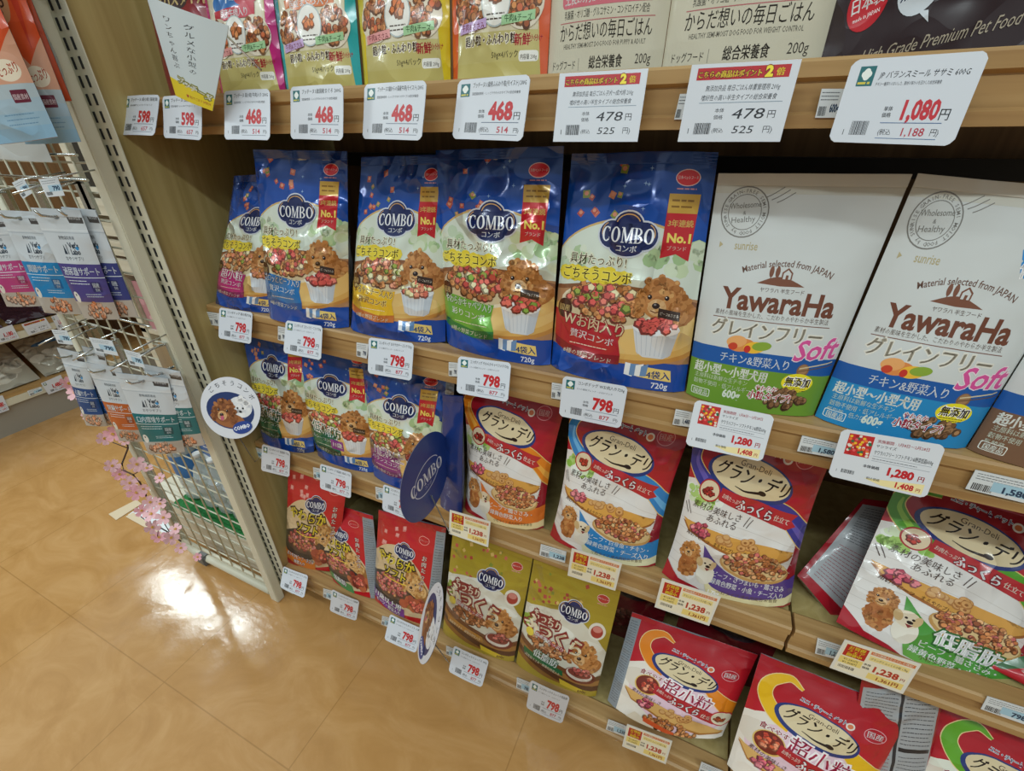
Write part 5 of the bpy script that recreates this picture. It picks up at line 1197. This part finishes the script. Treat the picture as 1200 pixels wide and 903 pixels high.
# lowest shelf rail
for (q, nm, l) in (((332, 663, 361, 674, 357, 700, 329, 687), 'コンボやわらかソフト 600g', 'at the left end of the lowest rail'), ((389, 690, 421, 704, 418, 726, 387, 714), 'コンボやわらかソフト 低脂肪', 'below the green-panel red soft bag'),
        ((457, 719, 494, 736, 488, 764, 451, 748), 'コンボやわらかソフト 11歳', 'just left of the edge-on round card'), ((532, 756, 573, 774, 565, 804, 526, 785), 'コンボもっちりふっくら 600g', 'below the plain gold bag'),
        ((622, 796, 668, 816, 659, 846, 617, 827), 'コンボもっちりふっくら低脂肪', 'below the gold low-fat bag')):
    price_card('798 yen price card ' + l, quad4(*q), C7(nm), 4, bend=.003)
price_card('yellow 1,238 yen price card below the slumped orange-ribbon small-kibble bag', quad4(735, 848, 788, 868, 780, 895, 729, 874), P12, 4, rad=0.0)
for i, (q, p, l) in enumerate([((379, 689, 390, 692, 388, 703, 379, 699), '798', 'beside the green-panel soft bag price card'), ((448, 721, 458, 724, 456, 735, 447, 731), '798', 'beside the card left of the edge-on disc'),
        ((523, 756, 533, 760, 531, 770, 523, 766), '798', 'beside the plain gold bag price card'), ((606, 793, 623, 800, 620, 812, 605, 805), '798', 'beside the gold low-fat bag price card'),
        ((713, 842, 736, 851, 733, 863, 710, 854), '1,238', 'beside the lowest yellow 1,238 yen card'), ((822, 892, 850, 904, 846, 916, 818, 905), '1,238', 'at the bottom picture edge')]):
    sticker('small pale blue shelf label ' + l, quad4(*q), stick(p), 4)

# ================================================================== ROUND CARDS AND THE HANGING SIGN
def disc_art(front):
    a = Art(100, 100, '#dfe0e6' if front else '#1d3c86')
    if front:
        a.ell(50, 46, 40, 30, '#24386c'); a.ell(66, 54, 20, 17, '#e4e4e6'); a.blobs(66, 54, 18, 15, 26, ('#eceaea', '#d8d8dc', '#f4f2f2'), 4, 2)
        a.ell(62, 52, 1.6, 1.6, '#1c1a1a'); a.ell(71, 53, 1.6, 1.6, '#1c1a1a'); a.ell(67, 47, 2.4, 2, '#1c1a1a')
        a.ell(50, 30, 26, 12, '#a06438'); a.poodle(40, 44, 19, 4, ('#8c5430', '#a06438', '#7a4626', '#b27444'), body=False); a.ell(38, 32, 3, 4, '#c8607a')
        for k, ch in enumerate('ごちそうコンボ'):
            t = math.radians(142 - k * 17.4); a.text(ch, 50 + 39 * math.cos(t), 50 + 39 * math.sin(t) - 2, 9.5, '#3a3c44', 0.01, rot=math.degrees(t) - 90)
        a.ell(72, 22, 17, 10, '#2c4690', 24); a.text('COMBO', 72, 19.5, 8.5, '#eef0f8', 0.04, rot=24, maxw=28)
    else:
        a.ring(50, 50, 27, 18, 1.1, '#ccd4e8', 15, 340, 14); a.roman('COMBO', 50, 50, 15, '#e4e8f2', None, 1.0); a.text('コンボ', 50, 36, 5, '#c4cce0', 0.02)
    return a
DF, DB = disc_art(True), disc_art(False)
def round_card(label, c, n, r, upv, front_art, back_art, stem):
    """a round shelf card on a bent plastic arm"""
    n = unit(n); upv = unit(np.asarray(upv) - np.dot(upv, n) * n); sx = unit(np.cross(upv, n)) if True else 0
    if np.dot(np.cross(sx, upv), n) < 0: sx = -sx
    N_ = 18; S = np.zeros((N_ + 1, N_ + 1, 3))
    for j in range(N_ + 1):
        for i in range(N_ + 1):
            x, y = 2 * i / N_ - 1, 2 * j / N_ - 1      # square to disc
            X, Y = x * math.sqrt(1 - y * y / 2), y * math.sqrt(1 - x * x / 2); S[j, i] = c + (sx * X + upv * Y) * r
    def warp(a):
        for q in a.V:
            x, y = q[:, 0] / 50 - 1, q[:, 1] / 50 - 1; k = np.clip(np.hypot(x, y), 0, .999); 
            u2, v2 = x * x, y * y; t = 2 * math.sqrt(2)
            X = .5 * np.sqrt(np.maximum(2 + t * x + u2 - v2, 0)) - .5 * np.sqrt(np.maximum(2 - t * x + u2 - v2, 0)); Y = .5 * np.sqrt(np.maximum(2 + t * y - u2 + v2, 0)) - .5 * np.sqrt(np.maximum(2 - t * y - u2 + v2, 0))
            q[:, 0] = (X + 1) * 50; q[:, 1] = (Y + 1) * 50
        return a
    for a in (front_art, back_art):
        if not getattr(a, 'warped', False): warp(a); a.warped = True
    root = empty('round_shelf_card', tuple(c)); tag(root, label, 'shelf card', 'round swinging shelf cards')
    laid('printed_face', S, front_art, CARD, root, eps=0.00006)
    bk = (S - n * 0.0008)[:, ::-1]; laid('blue_face', bk, back_art, CARD, root, eps=0.00006)
    MB().tube([np.asarray(c) - upv * r * .55 - n * .0035, *[np.asarray(q) for q in stem]], 0.0011, 8).build('plastic_arm', CLEAR, root)
    return root
c1 = at_y(270, 478, 0.005); view = unit(CAM - c1)
e2 = at_plane(270, 440, c1, view); rt = unit(np.cross(np.array([0, 0, 1.0]), view))
round_card('round white card with two dogs, left of the low-fat blue bag', c1, view * .78 - rt * .62, np.linalg.norm(e2 - c1) * .97, np.array([0.12, 0, 1.0]), DF, DB, [(0.075, 0.05, 0.53), (0.075, 0.0795, 0.535)])
c2 = at_y(500, 558, 0.012); view = unit(CAM - c2)
r2 = np.linalg.norm(at_plane(478, 608, c2, view) - c2) * 1.04
rt = unit(np.cross(np.array([0, 0, 1.0]), view)); uo = unit(np.array([0, 0, 1.0]) - view[2] * view); n2 = -(view * .45 + rt * .80 - uo * .36)
round_card('round blue card seen from its lettered blue side, middle of third shelf', c2, n2, r2, np.array([.22, 0.0, 1.0]), DF, DB, [(c2[0] + .01, 0.05, 0.535), (c2[0] + .01, 0.0795, 0.540)])
c3 = at_y(504, 728, -0.03); view = unit(CAM - c3)
r3 = np.linalg.norm(at_plane(487, 776, c3, view) - c3) * 1.0
rt = unit(np.cross(np.array([0, 0, 1.0]), view)); uo = unit(np.array([0, 0, 1.0]) - view[2] * view); n3 = view * .27 - rt * .88 + uo * .36
round_card('round dog card seen almost edge-on, left of the gold bags', c3, n3, r3, np.array([.3, 0, 1.0]), DF, DB, [(c3[0] + .01, 0.01, 0.105), (c3[0] + .01, 0.0355, 0.108)])

sg = Art(60, 130, '#cfdbe0'); sg.poly([(-1, -1), (61, -1), (61, 20), (-1, 27)], '#e3cb2c')
for t, x, y in (('ワンちゃん喜ぶ', 17, 106), ('グルメな小型の', 36, 106)): sg.vtext(t, x, y, 8.6, '#3a3e42', 0.0, 1.16)
sg.text('プッチーヌ', 34, 20, 12, '#f0eee0', 0.06, [('#8a8a3a', 0.16)], rot=-14, maxw=44); sg.text('♥1粒でごほうび気分', 40, 7, 5, '#b8503c', 0.02, maxw=34)
p0 = at_y(215, 60, 0.035)
S = bilerp([at_y(171, -6, 0.035), at_y(268, 30, 0.035), at_y(249, 130, 0.035), at_y(206, 112, 0.035)], 10, 14)
u = np.linspace(0, 1, 11)[None, :]; v = np.linspace(0, 1, 15)[:, None]
S = S + np.array([0, -1.0, 0]) * (0.008 * np.sin(PI * u) * (0.4 + v))[..., None]
sr = empty('paper_sign', tuple(p0)); tag(sr, 'pale blue paper sign with yellow foot hanging over the left price cards', 'sign')
laid('printed_sheet', S, sg, CARD, sr, eps=0.00006); laid('sheet_back', S + np.array([0, .0006, 0]), None, CARD, sr, flip=True, base='#c8d0d4')
MB().tube([at_y(250, 26, 0.037), (at_y(250, 26, 0.037)[0] + .02, 0.0795, 1.335)], 0.0013, 6).build('clip_arm', CLEAR, sr)
# ================================================================== HANGING POUCHES ON THE WIRE GRID
def hang(label, px, y, art, az=38, seed=1, group='pouches hanging on the wire grid', thick=.022, seal='#c9d0d6', name='treat_pouch', back='#9aa2a8', m=None):
    cx = sum(p[0] for p in px[:2]) / 2; cy = sum(p[1] for p in px[:2]) / 2
    q = quad_plane(px, at_y(cx, cy, y), az, 2.0)
    pouch(name, label, 'pet treat pouch', group, q, art, m or FOIL, thick=thick, base=0.35, crumple=.0022, seed=seed, back=back, seal=seal, seal_h=.09, nu=12, nv=16, gus=.05)
    return (q[0] + q[1]) / 2, unit(q[1] - q[0])
tops = []
tops.append(hang('white treat pouch with magenta band at left picture edge', [(-40, 256), (8, 252), (53, 358), (8, 359)], -0.055, A_LABO['magenta'], seed=51))
tops.append(hang('white treat pouch with azure band, between magenta and purple pouches', [(-2, 246), (46, 248), (96, 368), (52, 366)], -0.050, A_LABO['azure'], seed=52))
tops.append(hang('white treat pouch with purple band, front one of the upper row', [(36, 243), (94, 246), (141, 374), (99, 373)], -0.058, A_LABO['purple'], seed=53))
tops.append(hang('white treat pouch with indigo band, half behind the purple one', [(72, 242), (112, 246), (162, 371), (126, 370)], -.03, A_LABO['indigo'], az=22, seed=54))
tops.append(hang('white treat pouch with navy band, left one of the lower row', [(67, 407), (97, 414), (126, 499), (101, 498)], -0.058, A_LABO['navy'], seed=55))
tops.append(hang('white treat pouch with burnt orange band, lower row', [(100, 424), (142, 431), (171, 517), (140, 516)], -0.050, A_LABO['orange'], seed=56))
tops.append(hang('white treat pouch with teal band, front one of the lower row', [(135, 436), (197, 443), (217, 529), (174, 532)], -0.058, A_LABO['teal'], seed=57))
tops.append(hang('white treat pouch with teal band, half behind the front teal one', [(166, 426), (211, 435), (240, 521), (206, 524)], -.03, A_LABO['teal'], az=22, seed=58))
tops.append(hang('white treat pouch turned away behind the navy-banded one', [(96, 405), (122, 412), (140, 497), (124, 498)], -.03, A_LABO['navy'], az=22, seed=59))
K = dict(thick=.035, seal='#c8481c', group='orange treat bags hanging at the top left', name='treat_bag')
tops.append(hang('orange and pale blue treat bag, front one at the top left', [(-118, -62), (-34, -66), (68, 160), (-8, 170)], -.095, A_TREAT, seed=61, **K))
tops.append(hang('orange and pale blue treat bag behind the front one, top left', [(-62, -50), (10, -52), (95, 166), (30, 169)], -.05, A_TREAT, seed=62, **K))
tops.append(hang('orange bag edge nearest the square post, top left', [(-30, -45), (18, -47), (84, 118), (40, 120)], -.022, Art(100, 200, '#d2501f'), az=30, seed=63, **K))
wt = Art(120, 160, '#c4c8c6'); wt.paras(14, 40, 106, 110, 5, '#8f9694', 2.2, 3); wt.ell(50, 40, 34, 14, '#b08c68'); wt.bits(50, 42, 26, 9, 18, ('#b58a64', '#a37a58'), 7, 3)
tops.append(hang('white and grey treat bag hanging lowest behind the orange ones', [(-60, 40), (-2, 42), (62, 190), (0, 186)], -.03, wt, az=20, seed=64, thick=.03, seal='#c2c6c4', group='orange treat bags hanging at the top left', name='treat_bag'))
for i, (tp, ex) in enumerate(tops):
    h = empty('wire_hook', (tp[0], 0.0, tp[2])); which = ['magenta-banded', 'azure-banded', 'purple-banded', 'indigo-banded', 'navy-banded', 'burnt-orange-banded', 'front teal-banded', 'rear teal-banded', 'turned-away', 'front orange', 'second orange', 'rear orange', 'white and grey'][i]
    tag(h, 'chrome double wire hook carrying the %s pouch' % which, 'hook', 'chrome hooks on the wire grid')
    x, z = tp[0], tp[2] - 0.008; y1 = tp[1] - .03
    MB().tube([(x, -.002, z), (x, y1 + .02, z - .004), (x, y1 + .006, z), (x, y1, z + .010)], .0022, 8).build('product_wire', CHROME, h)
    MB().tube([(x - .012, -.002, z + .05), (x - .012, y1 + .03, z + .046), (x - .012, y1 - .012, z + .036)], .0018, 8).build('label_wire', CHROME, h)
    MB().box(x - .018, x + .006, -.008, -.0022, z - .006, z + .056).build('mount_plate', CHROME, h)
HT = Art(60, 44, '#dfe5ea'); HT.rect(18, 12, 60, 27, '#b4d4e6'); HT.paras(5, 30, 50, 40, 2, '#6a727c', 1, 2); HT.bars(5, 4, 24, 12, seed=3); HT.text('790', 42, 14, 15, '#1c3c5c', .04, maxw=28, big=False)
for i, (l, px, y) in enumerate([('hanging between the azure and purple pouches', quad4(45, 210, 67, 207, 76, 229, 55, 231), -.075), ('above the azure-banded pouch', quad4(14, 214, 27, 208, 38, 226, 27, 233), -.075),
        ('above the navy-banded pouch', quad4(60, 386, 78, 387, 86, 404, 68, 402), -.075), ('above the burnt-orange-banded pouch', quad4(104, 395, 131, 399, 139, 417, 112, 412), -.075), ('above the front teal-banded pouch', quad4(145, 409, 164, 414, 170, 431, 152, 427), -.075)]):
    cx = sum(p[0] for p in px) / 4; cy = sum(p[1] for p in px) / 4
    q = quad_plane(px, at_y(cx, cy, y), 48, 6); S = bilerp(q, 4, 3); n = unit(np.cross(q[2] - q[3], q[0] - q[3]))
    r_ = empty('hook_label', tuple(S.mean(axis=(0, 1)))); tag(r_, 'small white 790 yen label with blue patch ' + l, 'hook label', 'small labels on the wire hooks')
    laid('printed_face', S, HT, CARD, r_, eps=.00004); laid('label_back', S - n * .0008, None, CARD, r_, flip=True, base='#d8dce0')
    e = (q[0] + q[1]) / 2 - n * .002; MB().tube([e, (e[0] - .004, -.002, e[2] + .008)], .0015, 6).build('wire_arm', CHROME, r_)
for nm, z in (('upper', 1.225), ('middle', 1.185), ('lower', .905)):
    hb = MB().tube([(-.412, -.0085, z), (-.008, -.0085, z)], .0026, 8).build('hook_bar', CHROME); tag(hb, '%s chrome crossbar clipped to the wire grid' % nm, 'crossbar', 'chrome crossbars')

# ================================================================== BLOSSOM GARLAND ON THE TUBE
PET = mat('pink_petal', '#f0bec4', 0.6); PETD = mat('deep_pink_petal', '#ecabb6', 0.6); STEM = mat('brown_twig', '#4a332c', 0.7); YEL = mat('yellow_stamen', '#dcae3c', 0.6); LEAF = mat('lime_leaf', '#c9cf4a', 0.6)
gl = empty('blossom_garland', tuple(at_y(150, 540, -.03))); tag(gl, 'pink artificial cherry blossom twig twisted along the left tube of the wire panel', 'artificial flower')
st = [(118, 455), (132, 478), (146, 500), (150, 525), (143, 543), (145, 551), (156, 556), (164, 565), (171, 580), (176, 592), (171, 606), (175, 613), (186, 617), (200, 625), (212, 634)]
p3 = [at_y(u, v, -.035 - .012 * math.sin(i * 1.3)) for i, (u, v) in enumerate(st)]
MB().tube(p3, [.0022] * len(p3), 6).build('twig', STEM, gl)
sm = MB()
for (a, b) in (((143, 543), (133, 553)), ((145, 551), (128, 547)), ((156, 556), (170, 548)), ((171, 580), (158, 572)), ((176, 592), (190, 585)), ((175, 613), (165, 605)), ((186, 617), (184, 632)), ((200, 625), (192, 612)), ((150, 525), (132, 518))):
    sm.tube([at_y(a[0], a[1], -.037), at_y(b[0], b[1], -.048)], .0013, 5)
sm.build('side_twigs', STEM, gl)
FLW = [(133, 508, 13), (122, 514, 11), (146, 516, 8), (131, 546, 11), (140, 556, 10), (160, 544, 13), (172, 549, 9), (152, 566, 12), (160, 577, 13), (168, 572, 9), (176, 588, 11), (188, 590, 10), (166, 598, 10), (178, 602, 13), (192, 606, 12), (178, 618, 12), (186, 630, 11), (200, 630, 12), (206, 620, 10), (188, 560, 9), (80, 450, 12), (90, 460, 13), (104, 486, 9), (212, 642, 9), (232, 652, 7)]
rg = random.Random(4)
def flower(c, n, r, mt):
    n = unit(n); a = unit(np.cross(n, np.array([.3, .2, .9]))); b = np.cross(n, a); m = MB(); t0 = rg.uniform(0, 1.2)
    for k in range(5):
        t = t0 + k * 2 * PI / 5; d = a * math.cos(t) + b * math.sin(t); s = np.cross(n, d)
        P = [c + n * .0005, c + d * r * .35 - s * r * .26 + n * r * .10, c + d * r * .78 - s * r * .40 + n * r * .24, c + d * r * 1.02 - s * r * .2 + n * r * .26, c + d * r * .93 + n * r * .22, c + d * r * 1.02 + s * r * .2 + n * r * .26, c + d * r * .78 + s * r * .40 + n * r * .24, c + d * r * .35 + s * r * .26 + n * r * .10]
        m.poly([tuple(q) for q in P]); m.poly([tuple(q - n * .0006) for q in P][::-1])
    f = m.build('flower', mt, gl)
    m = MB()
    for k in range(7):
        t = k * .9; d = (a * math.cos(t) + b * math.sin(t)) * r * .2; m.tube([c, c + d + n * r * .3], .0008, 4)
    m.tube([c, c + n * r * .16], [r * .14, r * .08], 8).build('stamens', YEL, f)
for i, (u, v, rp) in enumerate(FLW):
    c = at_y(u, v, -.045 - .02 * rg.random()); dist = np.linalg.norm(c - CAM); r = rp / F_PX * dist * .54
    flower(c, unit(CAM - c) + np.array([rg.uniform(-.6, .4), rg.uniform(-.5, .5), rg.uniform(-.4, .5)]), r, PETD if i % 4 == 0 else PET)
m = MB()
for (u, v) in ((152, 552), (172, 575), (164, 562)):
    c = at_y(u, v, -.05); m.poly([tuple(c), tuple(c + np.array([.012, -.004, .006])), tuple(c + np.array([.026, -.006, .002])), tuple(c + np.array([.012, -.002, -.006]))])
m.build('leaves', LEAF, gl)

# ================================================================== WHAT STANDS BEHIND THE GRID
cr = empty('plank_crate', (-.25, .3, 0)); tag(cr, 'low whitewashed plank platform with green turf top behind the wire grid', 'display platform')
for k in range(3): MB().box(-.50, .03, .055, .070, .004 + k * .048, .046 + k * .048).build('plank', PALE, cr)
MB().box(-.66, -.5005, .071, .52, .004, .142).build('side_board', PALE, cr)
TURF = mat('green_turf', '#1f7a38', 0.85); n_, l_, p_n = nodes(TURF)
no = n_.new('ShaderNodeTexNoise'); no.inputs['Scale'].default_value = 260; r_ = ramp(n_, [(0.3, '#115526'), (0.7, '#2f9448')]); l_.new(no.outputs[0], r_.inputs[0]); l_.new(r_.outputs[0], p_n.inputs['Base Color'])
tb = bmesh.new(); bmesh.ops.create_grid(tb, x_segments=60, y_segments=60, size=0.5)
rg2 = random.Random(9)
for v_ in tb.verts: v_.co = Vector((-.24 + v_.co.x * .52, .29 + v_.co.y * .47, .150 + rg2.uniform(-.003, .003)))
me = bpy.data.meshes.new('turf_mat'); tb.to_mesh(me); tb.free(); link('turf_mat', me, cr, TURF)
PETW = mat('clear_water_bottle', '#eef6f7', 0.07, 0.0, 0.9, Transmission_Weight=0.55, IOR=1.5); CAPB = mat('white_bottle_cap', '#e8ecf0', 0.4); LABB = mat('blue_bottle_label', '#3c7cc0', 0.35)
def bottle(x, y, z, h, r, lab, wrap=False):
    o = empty('water_bottle', (x, y, z)); tag(o, lab, 'bottle', 'clear water bottles on the turf'); m = MB()
    prof = [(0, r * .8), (.012, r), (.05, r), (.056, r * .93), (.062, r), (.085, r), (.091, r * .93), (.097, r), (.12, r), (.126, r * .94), (.132, r), (h * .66, r), (h * .8, r * .8), (h * .9, r * .36), (h, r * .34)]
    m.tube([(x, y, z + q[0]) for q in prof], [q[1] for q in prof], 18).build('bottle_body', PETW, o)
    MB().tube([(x, y, z + h + .0005), (x, y, z + h + .014)], r * .38, 14).build('cap', CAPB, o)
    if wrap: MB().tube([(x, y, z + .1), (x, y, z + .19)], r * 1.015, 20, False).build('bottle_label', LABB, o)
for j in range(2):
    for i in range(5):
        bottle(-.355 + i * .071, .125 + j * .073, .154, .20, .033, 'small clear water bottle on green turf, %s from the left in the %s row' % (('first', 'second', 'third', 'fourth', 'last')[i], ('front', 'rear')[j]))
bottle(-.455, .135, .154, .29, .043, 'tall water bottle with blue label at the left end of the turf', True)
def carton(name, label, x0, x1, y0, y1, z0, z1, art, base, cat='box'):
    o = empty(name, ((x0 + x1) / 2, (y0 + y1) / 2, z0)); tag(o, label, cat, 'boxes behind the wire grid')
    MB().box(x0, x1, y0, y1, z0, z1).bevel(.003, 1).build('carton', mat('carton_' + base.strip('#'), base, .5), o)
    laid('printed_panel', bilerp([np.array([x0, y0 - .0005, z1]), np.array([x1, y0 - .0005, z1]), np.array([x1, y0 - .0005, z0]), np.array([x0, y0 - .0005, z0])], 6, 6), art, CARD, o, eps=.00005)
    laid('printed_side', bilerp([np.array([x1 + .0005, y0, z1]), np.array([x1 + .0005, y1, z1]), np.array([x1 + .0005, y1, z0]), np.array([x1 + .0005, y0, z0])], 6, 6), art, CARD, o, eps=.00005)
ba = Art(200, 200, '#2b6cb4'); ba.poly([(0, 200), (200, 120), (200, 60), (0, 140)], '#8fc0e4'); ba.poly([(0, 60), (200, 10), (200, 0), (0, 0)], '#dfe9f2'); ba.paras(20, 90, 150, 150, 3, '#f2f6fa', 5, 2)
carton('blue_carton', 'blue and white carton standing behind the water bottles', -.58, -.37, .245, .36, .154, .345, ba, '#2f5f9c')
ga = Art(200, 200, '#8d8a86'); ga.rect(0, 120, 200, 150, '#a9a6a0'); ga.paras(20, 30, 160, 110, 6, '#6a6764', 4, 3)
carton('grey_carton', 'grey carton right of the blue one behind the grid', -.36, -.13, .245, .36, .154, .33, ga, '#8b8883')
sr_ = empty('plank_display_stand', (-.25, .5, .16)); tag(sr_, 'whitewashed slatted stand with open shelves behind the hanging pouches', 'display stand')
for z in (.385, .435, .90, .955, 1.01, 1.065): MB().box(-.62, .02, .225, .24, z, z + .042).build('slat', PALE, sr_)
for x in (-.62, -.02): MB().box(x, x + .04, .2405, .29, .1535, 1.9).build('post', PALE, sr_)
for z in (.485, .70, 1.12, 1.50): MB().box(-.62, .02, .2405, .5, z, z + .014).build('shelf_board', PALE, sr_)
MB().box(-.62, .02, .5005, .515, .1535, 1.9).build('backing', BLACKP, sr_)
pk = Art(200, 200, '#c98f98'); pk.blobs(100, 100, 90, 90, 60, ('#dba4ac', '#b8707c', '#e6bcc2', '#a85c6c', '#c8888c'), 16, 3)
dk = Art(200, 200, '#2c2a28'); dk.ell(60, 120, 30, 40, '#7c5a54'); dk.rect(120, 20, 170, 190, '#3c3834'); dk.line(curve([(90, 40), (100, 120), (150, 170)], 12), 6, '#8a5a54')
carton('pink_packet', 'pink flower-print packet on the slatted stand, left end', -.575, -.42, .25, .33, .7145, .87, pk, '#c98f98', 'packet')
carton('pink_packet', 'pink flower-print packet on the slatted stand, beside the first', -.41, -.29, .26, .34, .7145, .84, pk, '#b8808c', 'packet')
carton('dark_box', 'dark box on the slatted stand, right of the pink packets', -.28, -.03, .27, .36, .7145, .86, dk, '#34322f', 'box')
carton('dark_box', 'grey-brown box on the lowest board of the slatted stand', -.57, -.33, .26, .36, .4995, .66, ga, '#77716a')
carton('dark_box', 'dark brown box on the lowest board, beside the grey-brown one', -.32, -.04, .27, .38, .4995, .64, Art(200, 200, '#3c342c'), '#3c342c')
carton('dark_box', 'dark box with pinkish picture on the stand, upper left', -.575, -.36, .25, .34, 1.1345, 1.36, dk, '#3a3032')
carton('dark_box', 'black box on the stand, upper right behind the square post', -.34, -.03, .26, .36, 1.1345, 1.38, Art(200, 200, '#26241f'), '#26241f')
# paper taped to the floor
for nm, lab, pts, m_ in (('floor_notice', 'white paper notice taped to the floor behind the blossoms', [(150, 603), (196, 570), (236, 606), (196, 634)], mat('notice_paper', '#e2e9ee', .4)), ('clear_tape', 'strip of frosted tape holding the floor notice, left', [(127, 602), (160, 585), (166, 590), (136, 609)], mat('frosted_tape', '#d8c3a2', .35)), ('clear_tape', 'strip of frosted tape holding the floor notice, near edge', [(147, 605), (156, 600), (196, 628), (178, 622)], mat('frosted_tape', '#d8c3a2', .35))):
    z = .0012 if nm == 'floor_notice' else .0022; m = MB(); P = [at_z(u, v, z) for u, v in pts]
    vt = [m.bm.verts.new(p) for p in P] + [m.bm.verts.new(p - np.array([0, 0, .0009])) for p in P]
    for f in ((0, 1, 2, 3), (7, 6, 5, 4), (0, 4, 5, 1), (1, 5, 6, 2), (2, 6, 7, 3), (3, 7, 4, 0)): m.bm.faces.new([vt[i] for i in f])
    tag(m.build(nm, m_), lab, 'floor notice' if nm == 'floor_notice' else 'tape')

# ================================================================== SHELVING ACROSS THE FAR AISLE
XF = -1.90
fs = empty('far_shelving_unit', (XF - .2, .6, 0)); tag(fs, 'wooden shelving unit across the far aisle at the left picture edge', 'shelving unit')
WOODY = wood('far_shelf_wood', '#a98350', '#b9925c', '#c8a26c', 'Y')
zl = at_x(48, 452, XF)[2]; zu = at_x(48, 380, XF)[2]
for z in (zl, zu, zu + .34):
    MB().box(XF - .42, XF, -.9, 1.9, z - .03, z + .015).build('shelf_board', WOODY, fs)
    MB().box(XF + .0005, XF + .012, -.9, 1.9, z - .035, z - .004).build('price_rail', CREAM, fs)
MB().box(XF - .44, XF - .425, -.9, 1.9, .0, 1.5).build('back_panel', WOODB, fs)
MB().box(XF - .40, XF - .004, -.9, 1.9, .0, zl - .036).build('base_board', mat('grey_base_board', '#9a9488', .5), fs)
def far_card(label, px, art, x=XF + .016):
    q = [at_x(u, v, x) for u, v in px]; S = bilerp(q, 4, 3)
    r = empty('price_card', tuple(S.mean(axis=(0, 1)))); tag(r, label, 'price card', 'price cards across the far aisle'); laid('card', S, art, CARD, r, eps=.00008); laid('card_back', S - np.array([.002, 0, 0]), None, CARD, r, flip=True, base='#d8dade')
F1 = price798('', '', '1,180', '1,298'); F2 = price478('', '')
far_card('1,180 yen price card at the left picture edge, far upper shelf', quad4(-8, 388, 14, 380, 23, 396, -2, 402), F1)
far_card('price card with orange heading on the far upper shelf', quad4(25, 380, 53, 372, 61, 384, 34, 393), F2)
far_card('small price card left of the hanging pouches, far upper shelf', quad4(60, 371, 71, 367, 78, 383, 68, 386), F1)
far_card('1,480 yen price card behind the pink blossoms, far lower shelf', quad4(48, 449, 71, 439, 79, 454, 57, 462), price798('', '', '1,480', '1,628'))
far_card('1,480 yen price card at the left picture edge, far lower shelf', quad4(-14, 468, 3, 463, 11, 480, -8, 487), price798('', '', '1,480', '1,628'))
far_card('pale blue shelf label on the far lower shelf', quad4(32, 458, 48, 453, 50, 458, 35, 464), stick('1,480'))
snack = Art(200, 260, '#b6b2a2'); snack.blobs(100, 110, 80, 80, 60, ('#c9c5b4', '#d8d4c4', '#a8a493', '#e2dfd2'), 20, 5); snack.ell(100, 205, 66, 16, '#4a84bc', 4); snack.paras(50, 198, 150, 212, 2, '#2c4a78', 3, 2)
def far_bag(label, y0, y1, z, h, depth, art, seed, **kw):
    BL, BR = np.array([XF - depth * .25, y0, z + .017]), np.array([XF - depth * .25, y1, z + .017])
    t = math.radians(kw.pop('lean', 50)); up_ = np.array([-math.sin(t), 0, math.cos(t)]) * h
    pouch('snack_bag', label, 'pet snack bag', 'snack bags across the far aisle', [BL + up_, BR + up_, BR, BL], art, FOILB, thick=.06, crumple=.006, seed=seed, zmin=z + .016, **kw)
far_bag('clear bag of pale snacks with blue label on the far lower shelf', -.02, .32, zl, .26, .2, snack, 71, back='#a8a594')
far_bag('clear bag of pale snacks, beyond the blue-labelled one', .34, .62, zl, .24, .2, snack, 72, back='#a8a594')
gb = Art(160, 220, '#7aa82c'); gb.ell(80, 70, 50, 40, '#5c5848'); gb.bits(80, 70, 40, 30, 40, ('#8a8478', '#6c6458', '#a49c8c'), 9, 4)
far_bag('lime green snack bag at the left picture edge, far upper shelf', -.32, -.12, zu, .20, .2, gb, 73, back='#5c8420', lean=30)
pb = Art(160, 220, '#7d6a78'); pb.rect(30, 90, 120, 190, '#b8b4a8'); pb.ell(80, 140, 30, 16, '#3a4a70')
far_bag('silver and plum snack bag lying on the far upper shelf', .0, .30, zu, .20, .2, pb, 74, back='#4c4048', lean=64)
far_bag('dark plum snack bag at the far end of the upper shelf', .32, .6, zu, .22, .2, Art(160, 220, '#3a2430'), 75, back='#2c1c24', lean=50)
